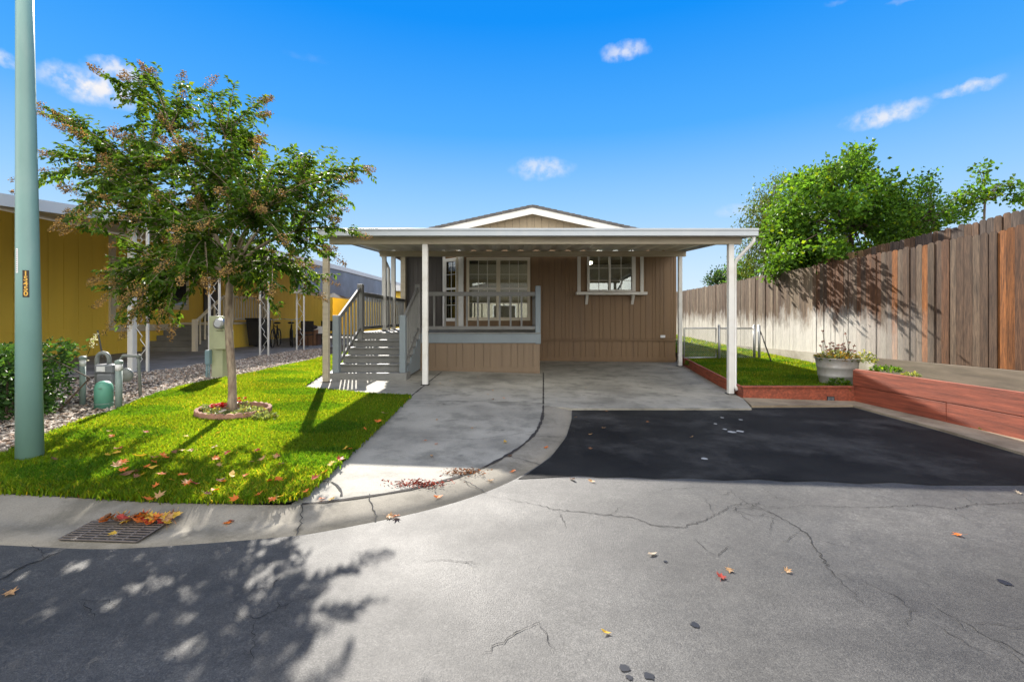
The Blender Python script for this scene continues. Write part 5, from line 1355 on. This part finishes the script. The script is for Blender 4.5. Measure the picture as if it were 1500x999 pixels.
# lean-to roof from eave to posts
def faz(y): return float(np.interp(y, [3, 6.4, 8, 12, 19, 32], [2.93, 2.98, 3.12, 3.25, 3.37, 3.45]))
mb = MB(); ys_ = [3.4, 5, 6.4, 8, 10, 12, 15, 19, 24, 30]
vs = []
for y in ys_:
    z = faz(y); vs += [(NXP+.1, y, z), (NXW-.3, y, 3.95), (NXW-.3, y, 3.88), (NXP+.1, y, z-.06)]
mb.add(vs, [(4*i+j, 4*i+(j+1)%4, 4*i+4+(j+1)%4, 4*i+4+j) for i in range(len(ys_)-1) for j in range(4)]+[(0,1,2,3), tuple(len(vs)-4+j for j in (3,2,1,0))])
mb.build('awning_roof', M['soffit'], nh)
mb = MB(); vs = []
for y in ys_:
    z = faz(y); vs += [(NXP+.101, y, z+.02), (NXP+.14, y, z+.02), (NXP+.14, y, z-.15), (NXP+.101, y, z-.15)]
mb.add(vs, [(4*i+j, 4*i+(j+1)%4, 4*i+4+(j+1)%4, 4*i+4+j) for i in range(len(ys_)-1) for j in range(4)]+[(0,1,2,3), tuple(len(vs)-4+j for j in (3,2,1,0))])
mb.build('awning_fascia', M['roofwhite'], nh)
mb = MB(); mb.add([(NXW-.3,3.4,3.96),(NXW-.3,30,3.96),(NXW-4,30,4.6),(NXW-4,3.4,4.6),(NXW-8,3.4,3.9),(NXW-8,30,3.9)], [(0,1,2,3),(3,2,5,4)]); mb.build('roof', M['roofwhite'], nh)
# posts (lattice)
for px in (207, 314, 387, 440):
    y = NXP*F/(px-CX); x = NXP; z = g(x, y)+.0; zt_ = faz(y)-.07
    mb = MB(); mb.box((x-.14, y-.02, z), (x-.10, y+.02, zt_)); mb.box((x+.10, y-.02, z), (x+.14, y+.02, zt_)); zz = z+.1; s_ = 1
    while zz < zt_-.4: mb.tube([(x-.1*s_, y, zz), (x+.02*s_, y, zz+.16), (x-.02*s_, y, zz+.22), (x+.1*s_, y, zz+.38)], .008, 5); zz += .38; s_ = -s_
    mb.build('lattice_post', M['white'], nh)
    if px == 207: MB().box((x-.19, y-.1, z), (x-.09, y-.025, zt_)).build('post', M['white'], nh, bevel=.005)
y0_ = nx_y(428, NXP); 
mb = MB(); mb.box((NXP-.04, y0_, 2.10), (NXP+.04, 30, 2.27)); mb.build('header_beam', M['ytrim'], nh)
# shade cloth
mb = MB(); n_ = 60; vs = []
for i in range(n_+1):
    y = y0_+(28-y0_)*i/n_
    for j in range(7):
        t = j/6; z = faz(y)-.15-(faz(y)-.15-2.2)*t; x = NXP+.10+.035*math.sin(i*.9+t*2)*(t)+.05*math.sin(i*.31)*t+.02*math.sin(i*2.3+j)*t; vs.append((x, y, z+(.05*math.sin(i*.5) if j == 6 else 0)))
mb.add(vs, [(i*7+j, i*7+j+1, (i+1)*7+j+1, (i+1)*7+j) for i in range(n_) for j in range(6)])
cl = mb.build('shade_cloth', M['tarp'], None, smooth=True); tag(cl, 'grey shade cloth hanging under the neighbour carport roof', 'shade cloth')
# stairs and landing
for k_ in range(5): MB().box((NXW+.03, 15.0+.3*k_, nz+.02), (-10.15, 15.3+.3*k_-.002, nz+.17*(k_+1))).build('step', M['deckgrey'], nh)
MB().box((NXW+.03, 16.55, nz), (-9.85, 18.8, nz+.86)).build('landing_skirt', M['yellow'], nh)
MB().box((NXW+.03, 16.5, nz+.861), (-9.8, 18.85, nz+.93)).build('landing', M['ytrim'], nh)
mb = MB()
for a, b in (((-10.1,15.0,nz+.95),(-10.1,16.5,nz+1.85)), ((-10.1,16.5,nz+1.85),(-9.85,16.55,nz+1.85)), ((-9.85,16.55,nz+1.85),(-9.85,18.8,nz+1.85)), ((-9.85,16.55,nz+1.05),(-9.85,18.8,nz+1.05))): mb.bar(a, b, .07)
for i in range(7): t = i/6; y = 15.0+1.5*t; mb.box((-10.12, y-.02, nz+.1+.85*t), (-10.08, y+.02, nz+.95+.9*t))
for i in range(13): y = 16.6+2.15*i/12; mb.box((-9.87, y-.02, nz+1.05), (-9.83, y+.02, nz+1.85))
mb.box((-10.16, 14.94, nz), (-10.04, 15.06, nz+1.05)); mb.box((-9.9, 16.5, nz+.93), (-9.8, 16.6, nz+1.95)); mb.box((-9.9, 18.75, nz+.93), (-9.8, 18.85, nz+1.95))
mb.build('stair_railing', M['ytrim'], nh)
MB().tube([(NXW+.08, 13.9, nz_(245, 470)), (NXW+.08, 17.0, nz_(303, 440))], .025, 8).build('wall_handrail', M['bark_dark'], nh)
MB().tube([(NXW+.35, nx_y(143, NXW+.35), nz_(143, 484, NXW+.35)), (NXW+.55, nx_y(140, NXW+.35), nz)], .02, 8).build('pipe', M['meter_grey'], nh)
# next house behind
nh2 = thing('neighbour_house', (-9, 33, .2), 'second yellow home glimpsed behind the porch railing', 'house')
MB().box((-13, 32, 0), (-6.4, 40, HC+38/F*32)).build('wall', M['yellow'], nh2)
MB().prism([(-13.3, 31.6, HC+38/F*32+.01), (-6.1, 31.6, HC+38/F*32+.01), (-6.1, 31.6, HC+40/F*32), (-9.7, 31.6, HC+40/F*32+.75), (-13.3, 31.6, HC+40/F*32)], (0, 9, 0)).build('roof', M['roofwhite'], nh2)
# things under the neighbour's carport
sz = lambda x, y: g(x, y)+.03
def wheelie_bin(x, y):
    z = sz(x, y); t = thing('wheelie_bin', (x, y, z), 'tall black wheelie bin beside the yellow stair landing', 'bin')
    MB().add([(x-.24,y-.26,z+.05),(x+.24,y-.26,z+.05),(x+.24,y+.26,z+.05),(x-.24,y+.26,z+.05),(x-.30,y-.33,z+1.0),(x+.30,y-.33,z+1.0),(x+.30,y+.33,z+1.0),(x-.30,y+.33,z+1.0)], [(3,2,1,0),(4,5,6,7),(0,1,5,4),(1,2,6,5),(2,3,7,6),(3,0,4,7)]).build('body', M['black'], t, bevel=.02)
    MB().box((x-.32, y-.36, z+1.001), (x+.32, y+.35, z+1.06)).build('lid', M['black'], t, bevel=.02)
    for s_ in (-1, 1): MB().tube([(x+s_*.22, y+.27, z+.1), (x+s_*.29, y+.27, z+.1)], .1, 14).build('wheel', M['black'], t)
wheelie_bin(-9.35, 17.4)
def bicycle(x, y, rz_, lab):
    z = sz(x, y); t = thing('bicycle', (x, y, z), lab, 'bicycle', 'bicycles under the neighbour carport'); c, s_ = math.cos(rz_), math.sin(rz_)
    def w_(u, v_, h): return (x+u*c-v_*s_, y+u*s_+v_*c, z+h)
    for u in (-.5, .5):
        pts = [w_(u+.32*math.cos(a), 0, .33+.32*math.sin(a)) for a in np.linspace(0, 2*math.pi, 21)]
        wh = MB().tube(pts, .022, 6, cap=False).build('wheel', M['black'], t, smooth=True)
        sp_ = MB()
        for a in np.linspace(0, math.pi, 7)[:-1]: sp_.tube([w_(u+.31*math.cos(a), 0, .33+.31*math.sin(a)), w_(u-.31*math.cos(a), 0, .33-.31*math.sin(a))], .003, 3)
        sp_.build('spokes', M['steel'], wh)
    f_ = MB()
    for a, b in (((-.5,.33),(-.05,.3)),((-.05,.3),(-.2,.8)),((-.2,.8),(-.5,.33)),((-.2,.72),(.32,.78)),((-.05,.3),(.32,.72)),((.5,.33),(.33,.85))): f_.tube([w_(a[0],0,a[1]), w_(b[0],0,b[1])], .018, 6)
    f_.build('frame', M['darkmetal'], t, smooth=True)
    MB().ball(w_(-.22, 0, .88), (.13,.07,.04), 10).build('saddle', M['black'], t, smooth=True)
    MB().tube([w_(.33,0,.85), w_(.34,0,1.0), w_(.32,.28,1.03)], .014, 6).tube([w_(.34,0,1.0), w_(.32,-.28,1.03)], .014, 6).build('handlebar', M['steel'], t, smooth=True)
bicycle(-8.62, 17.2, R(-75), 'dark bicycle parked nearest the lattice post'); bicycle(-8.2, 17.5, R(-62), 'dark bicycle leaning behind the other one')
x, y = -8.0, 18.6; z = sz(x, y); bxo = thing('storage_chest', (x, y, z), 'brown storage chest under the neighbour carport', 'chest')
MB().box((x-.35, y-.3, z), (x+.35, y+.3, z+.55)).build('body', M['brown_box'], bxo, bevel=.01); MB().box((x-.36, y-.31, z+.551), (x+.36, y+.31, z+.60)).build('lid', M['brown_box'], bxo, bevel=.01)
MB().ball((x+.02, y, z+.7), (.33,.22,.10), 10).build('folded_cover', M['black'], None, smooth=True); tag(bpy.data.objects['folded_cover'], 'dark folded cover lying on the brown storage chest', 'cover')
def chair(x, y, lab):
    z = sz(x, y); t = thing('patio_chair', (x, y, z), lab, 'chair', 'patio chairs under the neighbour carport')
    MB().box((x-.24, y-.24, z+.42), (x+.24, y+.24, z+.45)).build('seat', M['darkmetal'], t); MB().box((x-.24, y+.22, z+.55), (x+.24, y+.245, z+.95)).build('backrest', M['darkmetal'], t)
    for a in (-1, 1):
        for b in (-1, 1): MB().tube([(x+a*.22, y+b*.22, z), (x+a*.22, y+b*.22, z+(.42 if b < 0 else .95))], .014, 6).build('leg', M['darkmetal'], t)
chair(-7.75, 17.6, 'dark metal patio chair left of the small white topped table'); chair(-7.35, 18.5, 'dark metal patio chair right of the small white topped table')
x, y = -7.6, 18.9; z = sz(x, y); tb_ = thing('patio_table', (x, y, z), 'small patio table with a white cloth in the neighbour carport', 'table')
MB().box((x-.35, y-.3, z+.70), (x+.35, y+.3, z+.73)).build('table_top', M['soft_white'], tb_); MB().box((x-.36, y-.31, z+.45), (x+.36, y-.305, z+.735)).build('cloth', M['soft_white'], tb_)
for a in (-1, 1):
    for b in (-1, 1): MB().tube([(x+a*.3, y+b*.26, z), (x+a*.3, y+b*.26, z+.70)], .016, 6).build('leg', M['darkmetal'], tb_)

# ------------------------------------------------------------------ fallen leaves
def leaf_mesh(kind, seed):
    r = random.Random(seed)
    if kind == 'maple':
        ang = [90, 62, 42, 20, -2, -25, -48, -90, -132, -155, -178, -200, -222, -242]; rad = [1, .42, .82, .40, .72, .36, .50, .30, .50, .36, .72, .40, .82, .42]
    else: ang = [90, 60, 30, -10, -50, -90, -130, -170, 150, 120]; rad = [1, .6, .42, .36, .4, .9, .4, .36, .42, .6]
    P = [(q*math.cos(R(a)), q*math.sin(R(a)), .10+.30*r.uniform(-.3, 1)*(q > .45)) for a, q in zip(ang, rad)]
    me = bpy.data.meshes.new('fallen_leaf'); vs = [(0,0,.06)]+P; n = len(P)
    vs += [(0,-1.25,.05),(.03,-1.25,.05)] if kind == 'maple' else []
    fs = [(0, i+1, (i+1) % n+1) for i in range(n)]
    if kind == 'maple': fs.append((0, n+1, n+2))
    me.from_pydata(vs, [], fs); me.update(); return me
LCOL = {'orange': (.60,.15,.015), 'red': (.36,.04,.02), 'yellow': (.55,.34,.03), 'tan': (.42,.24,.10), 'pale': (.5,.40,.28), 'brown': (.17,.075,.03)}
LMAT = {}
for k_, c in LCOL.items():
    m = plain('leaf_'+k_, c, .6, .3, 25); nt = m.node_tree; b = nt.nodes['Principled BSDF']
    t = nd(nt, 'ShaderNodeBsdfTranslucent'); t.inputs['Color'].default_value = (*c, 1); mx = nd(nt, 'ShaderNodeMixShader'); mx.inputs[0].default_value = .3
    nt.links.new(b.outputs[0], mx.inputs[1]); nt.links.new(t.outputs[0], mx.inputs[2]); nt.links.new(mx.outputs[0], nt.nodes['Material Output'].inputs['Surface']); LMAT[k_] = m
LM = {}
for k_ in LCOL:
    for j in range(3):
        me = leaf_mesh('oval' if j == 2 else 'maple', j*7+len(k_)); me.materials.append(LMAT[k_]); LM[k_, j] = me
def put_leaf(x, y, z, col, s_, label, group, shape=None, tilt=.25):
    o = bpy.data.objects.new('fallen_leaf', LM[col, rnd.choice([0, 0, 1, 1, 2]) if shape is None else shape]); COL.objects.link(o)
    o.location = (x, y, z); o.rotation_euler = (rnd.uniform(-tilt, tilt), rnd.uniform(-tilt, tilt), rnd.uniform(0, 6.28)); o.scale = (s_*.5,)*3
    tag(o, label, 'leaf', group)
for px, py, col, s_, lab, shp in ((1056,845,'red',.085,'reddish brown star shaped leaf in the middle of the asphalt',0),(1068,834,'tan',.07,'tan star shaped leaf touching behind the reddish one on the asphalt',0),(1153,836,'tan',.065,'tan star shaped leaf alone right of the leaf pair on asphalt',0),
        (956,811,'pale',.07,'pale curled leaf lying alone left of the leaf pair on the asphalt',2),(1404,783,'orange',.08,'rust coloured leaf at the far right crack of the asphalt',1),(888,926,'yellow',.05,'small yellow oval leaf nearest the bottom of the asphalt',2),(1493,722,'pale',.08,'pale leaf at the right edge of the asphalt by the shadow line',1),(14,868,'tan',.085,'tan leaf on the asphalt at the left edge below the drain',0)):
    p = gp(px, py, Z_ROAD+.006); put_leaf(p.x, p.y, p.z, col, s_, lab, 'fallen leaves on the asphalt', shp)
for px, py in ((865,636),(885,627),(1013,640),(843,611),(866,657),(867,705),(888,602),(838,702),(948,618)):
    p = gp(px, py, Z_ROAD+.006); put_leaf(p.x, p.y, p.z, 'tan' if px % 2 else 'brown', .075, 'small dry leaf on the shaded dark asphalt beside the driveway', 'dry leaves on the shaded asphalt')
for px, py in ((692,627),(640,650),(633,668),(640,615),(623,645),(748,668),(722,572),(650,592),(715,578),(722,585),(835,540),(976,541),(980,545),(700,552),(645,562),(660,558),(738,583),(858,568)):
    p = gp(px, py, .008); put_leaf(p.x, p.y, p.z, rnd.choice(['tan','brown','orange']), .065, 'small dry leaf scattered on the shaded concrete driveway', 'dry leaves on the driveway')
for px, py, col in ((800,656,'orange'),(752,691,'orange'),(720,705,'tan'),(642,729,'orange'),(570,757,'tan'),(581,757,'orange'),(333,768,'orange'),(338,764,'red'),(470,732,'orange'),(486,732,'yellow'),(118,730,'orange'),(138,720,'red'),(415,736,'yellow'),(740,648,'yellow')):
    p = gut_p(px, py); put_leaf(p.x, p.y, p.z+.006, col, .085, {'orange':'orange','red':'red','yellow':'yellow','tan':'tan'}[col]+' leaf resting on the pale concrete gutter', col+' leaves on the gutter')
for i in range(46):
    u = rnd.uniform(.2, 1.12); v_ = min(1.1, max(.58, rnd.gauss(.92, .12))); p = qp(u, v_, .016); p.z += rnd.uniform(.0, .03)
    col = rnd.choice(['orange','red','yellow','tan','orange','brown']); put_leaf(p.x, p.y, p.z, col, rnd.uniform(.085,.125), col+' leaf in the heap along the back of the drain grate', col+' leaves heaped on the drain', tilt=.6)
p = qp(.62, .2, .024); put_leaf(p.x, p.y, p.z, 'yellow', .075, 'single yellow leaf on the bare front of the drain grate', None, 0)
for i in range(70):
    if i < 44: px, py = rnd.uniform(170, 430), rnd.uniform(655, 732)
    elif i < 58: px, py = rnd.uniform(60, 330), rnd.uniform(620, 690)
    else: t = rnd.uniform(0, 1); px, py = 440+t*150-rnd.uniform(0, 12), 728-t*140
    p = gp(px, py, LZ+.035); col = rnd.choice(['orange','orange','orange','tan','red','yellow','yellow','brown'])
    z_ = 'at the lawn edge beside the driveway' if i >= 58 else 'lying in the grass of the front lawn'
    put_leaf(p.x, p.y, p.z, col, rnd.uniform(.075,.115), f'{col} leaf {z_}', f'{col} leaves {"by the driveway edge" if i >= 58 else "on the front lawn"}', tilt=.5)
# debris heaps in the joint
def debris(px, py, n, r, label, mat, sx=2.2):
    c = gp(px, py, .01); P = np.array(c)+rng.normal(size=(n,3))*np.array([r*sx*.5, r*.35, .006])+np.array([0,0,.008]); D = unit(rng.normal(size=(n,3))*np.array([1,1,.2]))
    o = soup('leaf_litter', leaf_verts(P, D, rng.uniform(.012,.035,n), .3), 4, LEAF, mat, None, tint_rand(n, .5, 1.6, .2)); tag(o, label, 'litter', kind='stuff')
M['litter_red'] = leafy('red_litter', (.16,.025,.015), .1); M['litter_brown'] = leafy('brown_litter', (.13,.055,.02), .1)
debris(617, 709, 320, .10, 'dark red plant litter caught in the driveway joint', M['litter_red']); debris(680, 692, 260, .10, 'brown twigs and litter caught in the curved driveway joint', M['litter_brown'], 1.6)

# ------------------------------------------------------------------ home across the street, mirrored in the front windows
ah = thing('house_across_street', (0, -12, -.1), 'cream house with white gable across the street, mirrored in the window glass', 'house')
M['cream_wall'] = plain('cream_house_paint', (.48,.43,.33), .6, .05, 1)
MB().box((-7.5, -22, -.3), (7.0, -12, 2.9)).build('wall', M['cream_wall'], ah)
MB().prism([(-8.0, -11.6, 2.9), (7.5, -11.6, 2.9), (-.25, -11.6, 4.5)], (0, -11, 0)).build('roof', M['shingle'], ah)
MB().prism([(-8.1, -11.57, 2.78), (-.25, -11.57, 4.4), (7.6, -11.57, 2.78), (7.6, -11.57, 2.98), (-.25, -11.57, 4.62), (-8.1, -11.57, 2.98)], (0, .04, 0)).build('rake_board', M['white'], ah)
for x in (-4.5, -.6, 3.6):
    wn_ = MB().box((x-.95, -11.99, .85), (x+.95, -11.95, 2.35)).build('window', M['white'], ah); MB().box((x-.85, -11.949, .95), (x+.85, -11.94, 2.25)).build('pane', M['darkglass'], wn_)
